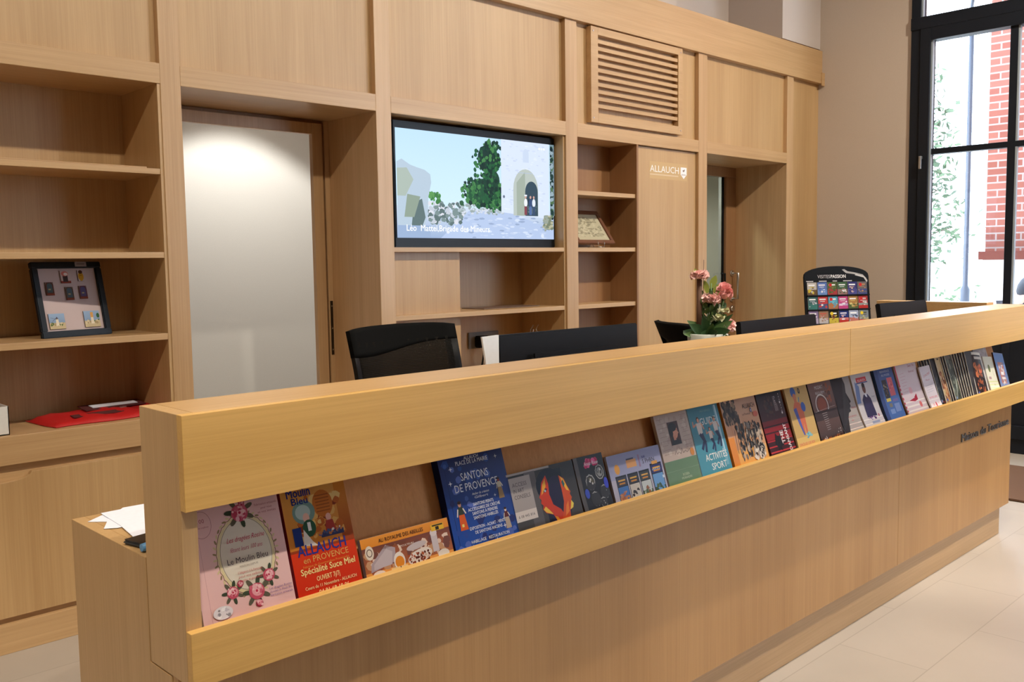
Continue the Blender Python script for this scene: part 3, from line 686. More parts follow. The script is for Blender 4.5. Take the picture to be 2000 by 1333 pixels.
def easel_picture():
    o = (4.10, 3.515, 1.4205)
    t = empty('picture_frame', o, 0, 'brown wooden frame holding an aged print, tilted far back on the narrow shelving', 'picture frame')
    L = R(-36); W, H, f = .33, .245, .026; x0 = -.105
    def put(ob, v=0, lift=.026): ob.rotation_euler = (L, 0, 0); ob.location = (x0, .01, lift); return ob
    b = MB(); b.box(0, W, 0, .018, 0, f, bev=.002); b.box(0, W, 0, .018, H-f, H, bev=.002); b.box(0, f, 0, .018, f, H-f, bev=.002); b.box(W-f, W, 0, .018, f, H-f, bev=.002)
    put(b.build('frame_moulding', plain('reddish_wood_frame', (.16, .060, .028), .4), t))
    a = Art(W-2*f, H-2*f, .001, (186, 178, 150), (160, 150, 130)); a.blots(.01, .02, W-2*f-.01, H-2*f-.02, [(150, 142, 118), (166, 158, 132), (140, 134, 112), (196, 188, 160)], 160, .02, .5)
    p = a.build('print', PRINTM, t); p.rotation_euler = (L, 0, 0); p.location = (x0+f, .01+.008*math.cos(L)+f*math.sin(-L), .026+f*math.cos(L)-.006*math.sin(-L))
    e = MB()
    for x in (.03, .085): e.tube([(x, -.012, .036), (x, -.02, .028), (x, -.02, .002), (x, .06, .002), (x, .12, .11)], .0022, 8)
    e.tube([(.03, -.02, .003), (.085, -.02, .003)], .0028, 8); ea = e.build('easel_stand', CHROME, t)
    ea['label'] = 'silver wire stand'
easel_picture()
def small_easel():
    o = (3.70, 3.60, .766)
    t = empty('table_easel', o, 0, 'small silver wire easel standing on the low slab below the television', 'easel')
    b = MB()
    for s in (-.035, .035): b.tube([(s, -.02, 0), (s, 0, .16), (s*.6, .01, .20), (s*.6, -.01, .225)], .003, 8)
    b.tube([(-.035, 0, .16), (.035, 0, .16)], .003, 8); b.tube([(0, .07, 0), (0, .01, .20)], .003, 8); b.build('wire_frame', CHROME, t)
small_easel()
def socket():
    o = (3.51, 3.825, .92)
    t = empty('power_socket', o, 0, 'grey double wall socket with a black plug in it, under the television', 'socket')
    pk = MB().box(3.40, 3.63, 3.818, 3.8295, .865, .955, bev=.003).build('socket_plate', plain('grey_plate', (.20, .18, .16), .5), t, off=o)
    b = MB().box(3.44, 3.51, 3.77, 3.818, .87, .935, bev=.006); b.tube([(3.475, 3.78, .875), (3.47, 3.775, .83), (3.46, 3.78, .77)], .005); b.build('plug', BLKPL, pk, off=o)
socket()

# ------------------------------------------------------------------ things on the staff desk
ZD = .8392
def monitor(x0, x1, y, ztop, rz, label, tilt=4, gloss=BLKPL, crown=0):
    cx = (x0+x1)/2; w = (x1-x0); o = (cx, y, ZD)
    t = empty('computer_monitor', o, R(rz), label, 'monitor', 'computer monitors on the staff desk')
    h = ztop-ZD; z0 = max(.05, h-.40); zt = h; r = Matrix.Rotation(R(-tilt), 3, 'X')
    b = MB(); b.box(-w/2, w/2, 0, .022, z0, zt, bev=.004, rot=r, piv=(0, 0, z0)); b.box(-w*.32, w*.32, -.03, 0, z0+.03, zt-.06-crown, bev=.012, rot=r, piv=(0, 0, z0)); cs = b.build('casing', gloss, t)
    MB().box(-w/2+.01, w/2-.01, .0221, .0235, z0+.01, zt-.01, rot=r, piv=(0, 0, z0)).build('screen', plain('dark_screen', (.01, .01, .012), .1), cs)
    MB().box(-.03, .03, -.05, -.03, .01, z0+.12, bev=.004).build('neck', BLKPL, t)
    MB().box(-.12, .12, -.09, .09, 0, .012, bev=.004).build('foot', BLKPL, t)
    return t
monitor(1.756, 2.378, 1.84, 1.139, -0, 'wide black monitor nearest the camera, seen from behind over the counter', 2)
monitor(3.035, 3.645, 1.86, 1.107, 1, 'black monitor with a slightly raised back, beside the flower arrangement', 6)
monitor(4.13, 4.60, 1.78, 1.134, -3, 'black monitor at the far end of the desk, close to the window', 10)
def lectern_white():
    # white panel with a hollow curved flank
    o = (1.70, 1.84, ZD)
    t = empty('display_stand', o, 0, 'white panel with a curved flank directly left of the nearest black monitor', 'stand')
    pts = [(.046, 0), (.046, .302), (-.016, .300)]+[(-.016+.040*math.sin(k/8*1.4), .300-.3*k/8) for k in range(1, 9)]
    MB().prism(pts, 1, -.003, .003).build('curved_panel', plain('white_gloss', (.82, .85, .86), .3), t)
    MB().box(-.02, .05, -.05, .05, 0, .006, bev=.002).build('foot', plain('white_gloss_foot', (.8, .8, .8), .4), t)
lectern_white()
def papers():
    sp = [((.672, 1.72), .62, 0, 'lowest sheet of white paper fanned on the low desk end', .23, .175), ((.74, 1.80), .30, 1, 'middle sheet of white paper turned across the pile on the desk end', .21, .148), ((.80, 1.80), -.05, 2, 'topmost sheet of white paper in the pile on the desk end', .21, .22)]
    shapes = [
      [(.650, 1.876), (.683, 1.868), (.700, 1.845), (.674, 1.852)],
      [(.652, 1.800), (.676, 1.878), (.72, 1.93), (.90, 1.93), (.90, 1.75), (.68, 1.80)],
      [(.672, 1.796), (.655, 1.673), (.665, 1.655), (.86, 1.64), (.90, 1.905), (.695, 1.918)]]
    labs = ['narrow white paper slip poking out at the corner of the desk end', 'lower white sheet under the pile on the desk end', 'topmost white sheet of paper lying beside the phone on the desk end']
    shapes = [[(.650, 1.872), (.690, 1.902), (.760, 1.860), (.700, 1.820)],
              [(.652, 1.795), (.690, 1.868), (.74, 1.925), (.93, 1.915), (.91, 1.74), (.672, 1.782)],
              [(.690, 1.912), (.682, 1.790), (.664, 1.668), (.70, 1.650), (.885, 1.660), (.90, 1.912)]]
    for k, s in enumerate(shapes):
        z = ZD+.0004+.0009*k
        c = (sum(p[0] for p in s)/len(s), sum(p[1] for p in s)/len(s), z)
        o = MB().prism([(p[0]-c[0], p[1]-c[1]) for p in s], 2, 0, .0006).build('paper_sheet', PAPER); o.location = c
        tag(o, labs[k], 'paper', 'white papers on the desk end')
papers()
def phone():
    o = (.716, 1.652, ZD)
    t = empty('mobile_phone', o, R(-78), 'dark mobile phone lying on the desk end in front of the papers', 'phone')
    pb = MB().box(-.036, .036, -.072, .072, 0, .009, bev=.004).build('phone_body', plain('phone_grey', (.06, .06, .06), .35, .4), t)
    MB().box(-.033, .033, -.069, .069, .009, .0094).build('phone_screen', plain('phone_glass', (.006, .006, .008), .08), pb)
phone()
def marker():
    o = (.662, 1.597, ZD)
    t = empty('highlighter_pen', o, R(0), 'blue and white marker pen lying at the edge of the desk end', 'pen')
    MB().tube([(.0, 0, .009), (.10, .004, .009)], .0085, 14).build('barrel', plain('white_pen', (.62, .66, .68), .35), t)
    MB().tube([(-.020, -.001, .009), (.002, 0, .009)], [.007, .0088], 14).build('cap', plain('blue_pen', (.10, .28, .52), .35), t)
marker()

# ------------------------------------------------------------------ flower arrangement
def flowers():
    o = (2.705, 1.80, ZD); rg = random.Random(11)
    t = empty('flower_arrangement', o, 0, 'tall arrangement of pink carnations and leaves in a pale pot on the desk', 'flowers')
    MB().lathe([(.045, 0), (.052, .02), (.064, .17), (.070, .245), (.066, .248), (.060, .235), (.0, .23)]).build('pot', CERAM, t)
    # local x' along image right, using camera-facing right vector
    rx, ry = A_.x/math.hypot(A_.x, A_.y), A_.y/math.hypot(A_.x, A_.y); fx, fy = ry*-1, rx
    def P(u, z, d=0): return (u*rx+d*fx, u*ry+d*fy, z)
    def bloom(name, c, r, mat, k=60, flat=.6, lab=None):
        b = MB()
        for i in range(k):
            th = rg.random()*6.28; ph = math.acos(rg.uniform(-.35, 1)); d = Vector((math.sin(ph)*math.cos(th), math.sin(ph)*math.sin(th), math.cos(ph)*flat))
            q = Vector(c)+d*r*.55; a = d.cross(Vector((rg.uniform(-1, 1), rg.uniform(-1, 1), .4))).normalized(); e = d.cross(a).normalized()
            s = r*rg.uniform(.30, .48); tip = q+d*r*.5
            b.poly([q-a*s*.4, q+a*s*.4, tip+a*s+e*s*.2, tip+d*s*.25, tip-a*s-e*s*.2], smooth=False)
        b.ball(c, r*.62, 10, (1, 1, flat)); ob = b.build(name, mat, t)
        if lab: ob['label'] = lab
    bloom('carnation', P(-.028, .445), .030, PINKL, lab='pale pink carnation at the top'); bloom('carnation', P(.010, .362), .033, PINKL); bloom('carnation', P(.056, .385), .027, PINKF, flat=1.3, lab='deeper pink carnation'); bloom('carnation', P(.068, .268), .027, PINKL, flat=1.1)
    bloom('cream_flower', P(.052, .325), .020, CREAMF, 30); bloom('cream_flower', P(.036, .298), .026, CREAMF, 40)
    MB().tube([P(-.030, .22), P(-.029, .435)], .0095, 8).build('cane', BARK, t)
    MB().tube([P(-.018, .22), P(-.014, .50)], .0012, 6).build('twig', BARK, t)
    for pts in ([P(0, .22), P(-.02, .35), P(-.026, .44)], [P(.01, .22), P(.0, .3), P(.01, .35)], [P(.02, .22), P(.04, .3), P(.055, .36)], [P(.02, .22), P(.055, .26)], [P(.0, .22), P(.01, .33), P(.012, .42)]):
        MB().tube(pts, .0022, 6).build('stem', LEAF2, t)
    def leaf(name, base, tip, wd, mat, cup=.15):
        b = MB(); base, tip = Vector(base), Vector(tip); ax = (tip-base); n = ax.cross(Vector(P(0, 0, 1))-Vector((0, 0, .3))).normalized(); up = ax.cross(n).normalized()
        k = 6; prev = None
        for i in range(k+1):
            f = i/k; wv = wd*math.sin(math.pi*min(1, f*.92+.06)); c = base+ax*f-Vector((0, 0, 1))*cup*ax.length*f*f
            cur = [b.bm.verts.new(c-n*wv+up*wv*.3), b.bm.verts.new(c), b.bm.verts.new(c+n*wv+up*wv*.3)]
            if prev:
                for j in (0, 1): b.bm.faces.new((prev[j], prev[j+1], cur[j+1], cur[j])).smooth = True
            prev = cur
        b.build(name, mat, t)
    for i in range(26):
        a = rg.random()*6.28; r = rg.uniform(.05, .095); z = rg.uniform(.235, .325)
        leaf('leaf', (0, 0, .235), (math.cos(a)*r, math.sin(a)*r, z), rg.uniform(.012, .02), rg.choice([LEAF, LEAF, LEAF2]), .08)
    for u, z in ((-.085, .262), (.085, .275), (-.05, .28), (.03, .285), (.07, .31)): leaf('leaf', P(u*.25, .24), P(u, z), .016, LEAF2 if u > .05 else LEAF)
    for i in range(44): 
        u = rg.uniform(-.02, .05); z = rg.uniform(.28, .40); leaf('leaf', P(u, z), P(u+rg.uniform(-.02, .02), z+.03, rg.uniform(-.02, .02)), .009, rg.choice([LEAF, LEAF2]))
    for (u, z, u2, z2, w_) in ((.0, .38, -.012, .44, .010), (.01, .40, .028, .455, .012), (.022, .375, .042, .425, .014), (.02, .36, .036, .40, .012), (-.035, .45, -.046, .475, .006)): leaf('yellow_leaf', P(u, z), P(u2, z2), w_, LEAFY)
flowers()

# ------------------------------------------------------------------ office chairs
def office_chair(loc, rz, label, top_z, w=.44, lean=7):
    """back faces local -y (towards the counter) seen from its front"""
    t = empty('office_chair', (loc[0], loc[1], 0), rz, label, 'office chair', 'office chairs behind the counter')
    yb = .0; r = Matrix.Rotation(R(-lean), 3, 'X'); zb = .56; H = top_z-zb
    def ycur(u): return yb-.045*(2*u)**2
    # frame: band at top, side rails, bottom rail ; v measured up the back
    def sheet(name, u0, u1, v0f, v1f, th, mat, n=12, m_=6):
        b = MB(); G = []
        for i in range(n+1):
            u = u0+(u1-u0)*i/n; row = []
            for j in range(m_+1):
                f = j/m_; v = v0f(u)*(1-f)+v1f(u)*f; wv = w*(1-.05*(1-v/H)); p = Vector((u*wv, ycur(u)-.03*math.sin(v/H*math.pi)+.0, v)); p = r @ p; row.append((p+Vector((0, 0, zb)), (r @ Vector((u*wv, ycur(u)-.03*math.sin(v/H*math.pi)+th, v)))+Vector((0, 0, zb))))
            G.append([(b.bm.verts.new(a), b.bm.verts.new(c)) for a, c in row])
        for i in range(n):
            for j in range(m_):
                for k in (0, 1): b.bm.faces.new((G[i][j][k], G[i+1][j][k], G[i+1][j+1][k], G[i][j+1][k])).smooth = True
            b.bm.faces.new((G[i][0][0], G[i+1][0][0], G[i+1][0][1], G[i][0][1])); b.bm.faces.new((G[i][m_][0], G[i+1][m_][0], G[i+1][m_][1], G[i][m_][1]))
        for j in range(m_):
            for i in (0, n): b.bm.faces.new((G[i][j][0], G[i][j+1][0], G[i][j+1][1], G[i][j][1]))
        return b.build(name, mat, t)
    topf = lambda u: H-.012*(2*u)**4-.004*abs(2*u)
    sheet('head_band', -.5, .5, lambda u: H-.085+.012*math.sin(u*5)+.02*u, topf, .022, BLKFAB)
    sheet('side_rail', -.5, -.435, lambda u: 0, lambda u: H-.05, .020, BLKPL, 3); sheet('side_rail', .435, .5, lambda u: 0, lambda u: H-.05, .022, BLKPL, 3)
    sheet('mesh_back', -.45, .45, lambda u: .03, lambda u: H-.055, .003, MESHF)
    sheet('bottom_rail', -.5, .5, lambda u: -.02, lambda u: .045, .022, BLKPL)
    MB().box(-.24, .24, -.47, -.01, .44, .50, bev=.02).build('seat', BLKFAB, t)
    MB().tube([(0, .02, .60), (0, .05, .50), (0, -.05, .42), (0, -.22, .42)], .02).build('back_support', BLKPL, t)
    MB().tube([(0, -.24, .44), (0, -.24, .10)], [.028, .024]).build('gas_column', BLKPL, t)
    for k in range(5):
        a = 2*math.pi*k/5+.3; c, s_ = math.cos(a), math.sin(a)
        leg = MB().tube([(0, -.24, .11), (c*.28, -.24+s_*.28, .075)], [.024, .014]).build('base_leg', BLKPL, t)
        MB().tube([(c*.28-s_*.02, -.24+s_*.28+c*.02, .03), (c*.28+s_*.02, -.24+s_*.28-c*.02, .03)], .03, 14).build('caster', BLKPL, leg)
    for sx in (-1, 1):
        MB().tube([(sx*.24, -.2, .46), (sx*.29, -.2, .50), (sx*.29, -.2, .66)], .014).box(sx*.29-.03, sx*.29+.03, -.32, -.08, .66, .69, bev=.01).build('armrest', BLKPL, t)
    return t
office_chair((1.89, 2.42), R(0), 'black office chair with a mesh back, next to the doorway', 1.145)
def chair2():
    office_chair((3.42, 2.37), R(60), 'black office chair turned sideways, left of the flower arrangement', 1.085, w=.36, lean=13)
chair2()

# ------------------------------------------------------------------ VISITES PASSION display
def visites():
    th, ph, Wd, Hh = -.54, .12, .512, .356; c = Vector((6.19, 3.035, 0)); zb = .930
    t = empty('leaflet_display', c, th, 'black arched leaflet display headed VISITES PASSION standing in the corner', 'leaflet display')
    # local: x right, y back. tilt about x by -ph at z=.30
    Rm = Matrix.Rotation(-ph, 3, 'X'); base = .12
    top = zb+Hh*math.cos(ph)
    HH = (top-base)/math.cos(ph); off_y = -(zb-base)*math.tan(ph)
    def to(ob, u, v, d=0):
        ob.rotation_euler = (-ph, 0, 0); p = Rm @ Vector((u, -d, v)); ob.location = (p.x, p.y+off_y, p.z+base); return ob
    prof = [(-Wd/2, 0), (Wd/2, 0), (Wd/2, HH-.075)] + [(Wd/2*math.cos(a), HH-.075+.075*math.sin(a)**.8) for a in [math.pi*k/16 for k in range(1, 16)]] + [(-Wd/2, HH-.075)]
    b = MB().prism(prof, 1, 0, .014); to(b.build('board', BLKPL, t, bevel=.002), 0, 0)
    a = Art(Wd, .10, .0003, (26, 24, 28), (20, 20, 22)); a.V, a.F, a.K, a.M = [], [], [], []
    a.text('VISITES', .105, .040, .034, (205, 200, 200), 'L', width=.098)
    to(a.build('header', PRINTM, t), -Wd/2, HH-.125, .0008); a.V, a.F, a.K, a.M = [], [], [], []
    a.text('PASSION', .208, .040, .034, (235, 232, 230), 'L', width=.118, bold=.03)
    to(a.build('header', PRINTM, t), -Wd/2, HH-.125, .0008)
    for u, w_ in ((.015, .055), (.115, .06), (.222, .035), (.305, .07)):
        a.V, a.F, a.K, a.M = [], [], [], []; a.rect(u, .016, u+w_, .022, (205, 200, 198)); to(a.build('caption', PRINTM, t), -Wd/2, HH-.125, .0008)
    a.V, a.F, a.K, a.M = [], [], [], []
    a.poly([(.30, .098), (.33, .074), (.39, .066), (.46, .050), (.492, .025), (.492, .034), (.464, .062), (.395, .078), (.345, .086), (.318, .102)], (180, 176, 172))
    a.poly([(.40, .058), (.47, .040), (.494, .004), (.50, .020), (.474, .050), (.41, .066)], (205, 200, 196))
    to(a.build('swoosh', PRINTM, t), -Wd/2, HH-.125, .0008)
    rows = 8; pitch_v, pitch_u = .1005, (Wd-.035)/6; v0 = HH-.110
    r0 = []
    for r in range(rows):
        v = v0-pitch_v*(r+1)
        to(MB().box(-Wd/2+.012, Wd/2-.008, -.0145, -.0125, 0, .007).box(-Wd/2+.012, Wd/2-.008, -.0145, 0, -.001, .002).build('pocket_lip', BLKPL, t), 0, v)
    to(MB().box(-.2, .2, -.18, .18, 0, .02, bev=.004).build('foot_plate', BLKPL, t), 0, 0).location = (0, off_y, 0)
    bpy.data.objects[t.name]
    st = MB().box(-.03, .03, .012, .03, .0, .14).build('post', BLKPL, t); st.location = (0, off_y, .0)
    T = [((200, 190, 180), (120, 90, 60), (235, 200, 40)), ((90, 120, 200), (110, 150, 220), (240, 240, 245)), ((90, 110, 60), (200, 60, 60), (120, 150, 70)), ((70, 110, 70), (170, 120, 110), (240, 240, 235)), ((60, 60, 130), (80, 80, 160), (220, 180, 170)), ((120, 110, 110), (70, 80, 150), (220, 150, 90)),
         ((70, 110, 110), (60, 130, 120), (200, 200, 210)), ((220, 60, 60), (80, 90, 140), (240, 235, 230)), ((80, 170, 200), (200, 120, 70), (120, 210, 225)), ((225, 60, 130), (200, 150, 200), (240, 225, 235)), ((190, 130, 60), (90, 110, 60), (225, 200, 110)), ((200, 50, 50), (150, 160, 150), (235, 210, 210)),
         ((140, 115, 160), (180, 160, 190), (225, 210, 230)), ((165, 120, 90), (190, 180, 180), (215, 90, 70)), ((50, 45, 30), (220, 190, 50), (150, 80, 60)), ((40, 55, 130), (220, 110, 100), (230, 225, 240)), ((170, 180, 210), (210, 110, 90), (60, 80, 110)), ((130, 140, 150), (180, 175, 130), (90, 90, 70)),
         ((110, 110, 170), (200, 80, 80), (190, 190, 230)), ((205, 160, 110), (220, 180, 130), (190, 140, 90)), ((200, 205, 205), (120, 140, 120), (230, 235, 235)), ((80, 110, 150), (40, 60, 90), (150, 170, 190)), ((80, 70, 90), (160, 90, 90), (200, 190, 200)), ((60, 90, 80), (120, 130, 110), (190, 190, 180))]
    nm = ['brown and yellow', 'bright blue', 'red-badged olive', 'green and white', 'deep violet', 'grey and orange', 'teal', 'red topped', 'turquoise and orange', 'magenta', 'ochre', 'red footed grey', 'lilac', 'tan', 'yellow-marked black', 'coral-footed navy', 'pale blue and coral', 'grey landscape', 'periwinkle', 'plain tan', 'white and grey', 'steel blue', 'plum', 'dark green']
    rn = ['top row', 'second row', 'third row', 'fourth row']; cn = ['first', 'second', 'third', 'fourth', 'fifth', 'sixth']
    mw = Matrix.Translation(c) @ Matrix.Rotation(th, 4, 'Z')
    for r in range(4):
        for k in range(6):
            base_, c2, c3 = [tuple(int(.72*v+.28*(sum(q)/3)*.75) for v in q) for q in T[r*6+k]]; w_, h_ = pitch_u-.006, .093; a = Art(w_, h_, .004, base_)
            a.rng = random.Random(r*6+k+50)
            a.rect(0, .0, w_, h_*.45, c2); a.blots(0, h_*.1, w_, h_*.7, [base_, c2, c3], 16, .014, .7)
            a.rect(w_*.12, h_*.74, w_*.8, h_*.84, c3 if k % 2 else (240, 238, 235)); a.rect(w_*.2, h_*.62, w_*.7, h_*.66, c3)
            if k % 3 == 2: a.ell(w_*.3, h_*.78, .012, .012, (200, 50, 50) if r != 2 else (220, 190, 50))
            if r in (1, 2) and k in (3, 5): a.rect(0, 0, w_, h_*.28, (176, 52, 46) if k == 5 or r == 2 else (190, 76, 130))
            o = a.build('leaflet', PRINT)
            u = -Wd/2+.018+pitch_u*k; v = v0-pitch_v*(r+1)+.0035
            p = Rm @ Vector((u, -.006, v)); p = Vector((p.x, p.y+off_y, p.z+base))
            o.matrix_world = mw @ Matrix.Translation(p) @ Matrix.Rotation(-ph, 4, 'X')
            tag(o, '%s leaflet, %s in the %s of the black display' % (nm[r*6+k], cn[k], rn[r]), 'leaflet', 'leaflets in the black corner display')
visites()

# ------------------------------------------------------------------ leaflets in the counter rack
GRP = 'leaflets leaning in the counter rack'
def rack_place(a, name, X, label, cat, dy=0, lean=LEAN, roll=0, z=.6915):
    y = YF+.034+.3057*(z-.70)+dy+a.curl*.5
    o = a.build(name, PRINT, None, (X, y, z)); o.rotation_mode = 'XYZ'
    o.rotation_euler = (-lean, roll, 0); tag(o, label, cat, GRP); return o
B0 = .046   # hidden behind the lip below this height

def rose(a, u, v, r, c=(196, 84, 104)):
    a.ell(u, v, r, r*.95, c); a.ell(u+r*.1, v+r*.1, r*.72, r*.68, (228, 160, 168)); a.blots(u-r, v-r, u+r, v+r, [(232, 176, 182), (206, 100, 120), (240, 196, 198), (190, 70, 92)], 16, r*.38); a.ell(u+r*.06, v, r*.3, r*.28, (238, 180, 186)); a.ell(u, v+r*.04, r*.16, r*.16, (186, 50, 76))
def leaves(a, u, v, r, n=5):
    for k in range(n):
        q = 6.28*k/n+.4; a.ell(u+r*math.cos(q), v+r*math.sin(q), r*.5, r*.22, (66, 76, 58) if k % 2 else (96, 92, 76), 10, q)
# 1 pink booklet
a = Art(.176, .240, .016, (232, 190, 186), (225, 215, 205)); w_ = .176
a.line([(.016, .02), (.016, .235)], .0006, (200, 150, 150)); cu, cv = .098, .148
a.ell(cu, cv, .050, .064, (224, 214, 196), 40)
a.ring(cu, cv, .052, .066, .005, (222, 206, 160)); a.ring(cu, cv, .0555, .0695, .0012, (120, 104, 70), 60, .001); a.ring(cu, cv, .0485, .0625, .0008, (110, 100, 74), 60)
for k in range(44):
    q = 6.283*k/44
    if abs(math.cos(q)) > .25: a.ell(cu+.059*math.cos(q), cv+.073*math.sin(q), .0042, .0018, (150, 130, 96) if k % 2 else (214, 196, 150), 8, q*3)
for (u, v, r) in ((.098, .222, .018), (.060, .088, .013), (.104, .080, .017), (.132, .102, .013)): leaves(a, u, v, r*1.08, 7)
for (u, v, r) in ((.098, .220, .016), (.060, .088, .011), (.104, .080, .015), (.132, .102, .0115)): rose(a, u, v, r)
rose(a, .105, .059, .007, (150, 40, 60)); rose(a, .076, .100, .006, (150, 40, 60)); rose(a, .104, .238, .006, (170, 40, 60))
a.text('Les drag\u00e9es Rosine', cu+.002, .172, .0125, (190, 60, 90), 'C', .3, width=.072, rot=0); a.text('f\u00eatent leurs 100 ans', cu, .155, .011, (190, 90, 110), 'C', .3, width=.062)
a.text('Le Moulin Bleu', cu, .135, .0145, (70, 60, 60), 'C', width=.078); a.text('MAISON DEPUIS 1885'[:13], cu, .1265, .005, (140, 130, 120), 'C', width=.035)
for k, v in enumerate((.116, .109, .102)): a.text(['L\'\u00e9l\u00e9gance \u00e0 la fran\u00e7aise', 'pour vos cadeaux', 'simples et gourmands'][k], cu, v, .0062, (190, 90, 90), 'C', .1, width=.046)
for k, v in enumerate((.076, .070, .064)): a.text(['Les drag\u00e9es Rosine', 'chocolats du Moulin Bleu', 'fabrication artisanale'][k], .150, v, .0055, (120, 80, 140), 'C', .1, width=.045-.0*k)
for k, v in enumerate((.226, .219, .212)): a.text(['Fabrication artisanale', 'pour vous', 'et vos invit\u00e9s'][k], .150, v, .006, (170, 90, 90), 'C', 0, width=(.045, .022, .036)[k])
a.ring(.024, .213, .018, .023, .0007, (170, 110, 110)); a.text('100', .024, .216, .010, (170, 90, 90)); a.text('ans de tradition', .024, .207, .004, (170, 90, 90))
a.ell(.036, .060, .018, .011, (226, 222, 226)); a.blots(.022, .05, .052, .07, [(240, 238, 240), (200, 196, 205), (150, 145, 150)], 16, .005)
rack_place(a, 'booklet', .680, 'pink booklet with a rose-wreathed oval frame, first at the left of the rack', 'booklet')

# 2 orange and red
a = Art(.140, .250, .022, (190, 70, 24), (170, 60, 60), side=(150, 40, 50)); w_ = .14
a.rect(0, B0-.03, w_, .125, (206, 44, 20), (214, 60, 26)); a.rect(0, .125, w_, .25, (150, 60, 30), (222, 140, 50))
a.rect(0, .13, .115, .245, (206, 126, 44), (224, 160, 80)); a.blots(.02, .14, .13, .23, [(190, 100, 40), (226, 170, 90), (140, 60, 30), (232, 196, 120)], 60, .012)
a.ell(.085, .205, .022, .026, (198, 110, 40)); 
for k in range(6): a.rect(.07, .19+.006*k, .10, .192+.006*k, (150, 80, 30))
a.ell(.042, .196, .024, .022, (120, 150, 140)); a.ell(.040, .196, .016, .014, (176, 196, 190)); a.ell(.045, .185, .007, .009, (228, 180, 160)); a.ell(.048, .165, .014, .016, (46, 84, 60)); a.rect(.045, .160, .052, .176, (238, 232, 226)); a.poly([(.03, .135), (.035, .165), (.05, .14), (.06, .13)], (230, 220, 210))
a.rect(.012, .136, .030, .170, (34, 54, 120)); a.ell(.092, .178, .006, .007, (228, 170, 150)); a.poly([(.08, .145), (.085, .172), (.10, .172), (.106, .145)], (170, 60, 50)); a.rect(.07, .142, .12, .152, (60, 64, 100))
a.blots(.06, .142, .12, .158, [(230, 226, 220), (80, 90, 130), (200, 120, 70)], 20, .005)
a.text('Moulin', .012, .226, .024, (28, 40, 120), 'L', bold=.02, width=.05); a.text('Bleu', .020, .212, .018, (28, 40, 120), 'L', bold=.02, width=.034)
a.text('ALLAUCH', .066, .117, .028, (48, 52, 130), 'C', bold=.02, width=.105); a.text('en PROVENCE', .072, .103, .016, (222, 170, 90), 'C', width=.098)
a.text('Fabrique de Gourmandises Proven\u00e7ales', .07, .095, .006, (226, 150, 60), 'C', width=.1); a.text('Sp\u00e9cialit\u00e9 Suce Miel', .072, .083, .0165, (250, 226, 150), 'C', bold=.02, width=.118)
a.text('OUVERT 7j/7j', .068, .067, .0125, (250, 220, 150), 'C', bold=.015, width=.05); a.text('Cours du 11 Novembre - ALLAUCH', .072, .0555, .0085, (250, 226, 160), 'C', bold=.01, width=.112); a.text('04 91 68 19 06', .076, .043, .011, (250, 226, 160), 'C', bold=.015, width=.066); a.text('www.moulinbleu', .076, .036, .007, (250, 226, 160), width=.05)
rack_place(a, 'leaflet', .862, 'orange and red leaflet with a figure scene and yellow writing, beside the pink booklet', 'leaflet')

# 3 honey postcard
a = Art(.222, .119, .010, (170, 100, 60), (215, 205, 190), side=(150, 140, 140)); w_ = .222
a.rect(0, .100, w_, .119, (224, 140, 46), (230, 150, 60)); a.rect(0, .04, w_, .100, (190, 110, 60), (120, 70, 60)); a.rect(0, .03, w_, .052, (224, 130, 40), (232, 160, 80))
a.blots(0, .045, w_, .098, [(120, 74, 64), (200, 150, 110), (226, 200, 180), (160, 90, 60)], 70, .014)
a.poly([(.012, .052), (.016, .068), (.056, .098), (.078, .088), (.074, .062)], (176, 160, 164)); a.poly([(.02, .056), (.022, .066), (.056, .090), (.07, .082), (.064, .058)], (196, 182, 184))
a.ell(.083, .060, .014, .018, (236, 226, 214)); a.ell(.083, .058, .011, .012, (226, 140, 40)); a.rect(.06, .040, .10, .05, (236, 200, 140)); a.rect(.082, .03, .084, .05, (70, 50, 40))
a.ell(.135, .058, .032, .014, (230, 218, 206), 20, .15); a.blots(.10, .042, .165, .068, [(130, 54, 30), (170, 80, 40), (90, 36, 20), (210, 180, 160)], 60, .004); a.ell(.13, .080, .026, .007, (200, 186, 186), 16, .1); a.rect(.17, .058, .186, .095, (206, 194, 196)); a.ell(.178, .096, .009, .007, (220, 208, 208))
a.ell(.195, .05, .015, .009, (232, 222, 206)); a.ell(.016, .090, .010, .014, (228, 214, 196)); a.ring(.016, .090, .006, .007, .0018, (110, 90, 80)); a.ell(.03, .045, .015, .008, (232, 214, 200))
a.text('AU ROYAUME DES ABEILLES', .098, .105, .011, (60, 40, 30), 'C', bold=.01, width=.112); a.rect(.174, .099, .208, .112, (226, 180, 50)); a.rect(.178, .108, .206, .111, (60, 50, 40)); a.rect(.186, .100, .195, .107, (50, 40, 30))
a.text('Sophie et J\u00e9r\u00e9my', .075, .092, .0085, (120, 76, 60), 'C', width=.062); a.text('APICULTEURS', .105, .086, .005, (240, 226, 210), width=.04)
rack_place(a, 'postcard', 1.012, 'wide orange honey postcard with jars, headed AU ROYAUME DES ABEILLES', 'postcard')

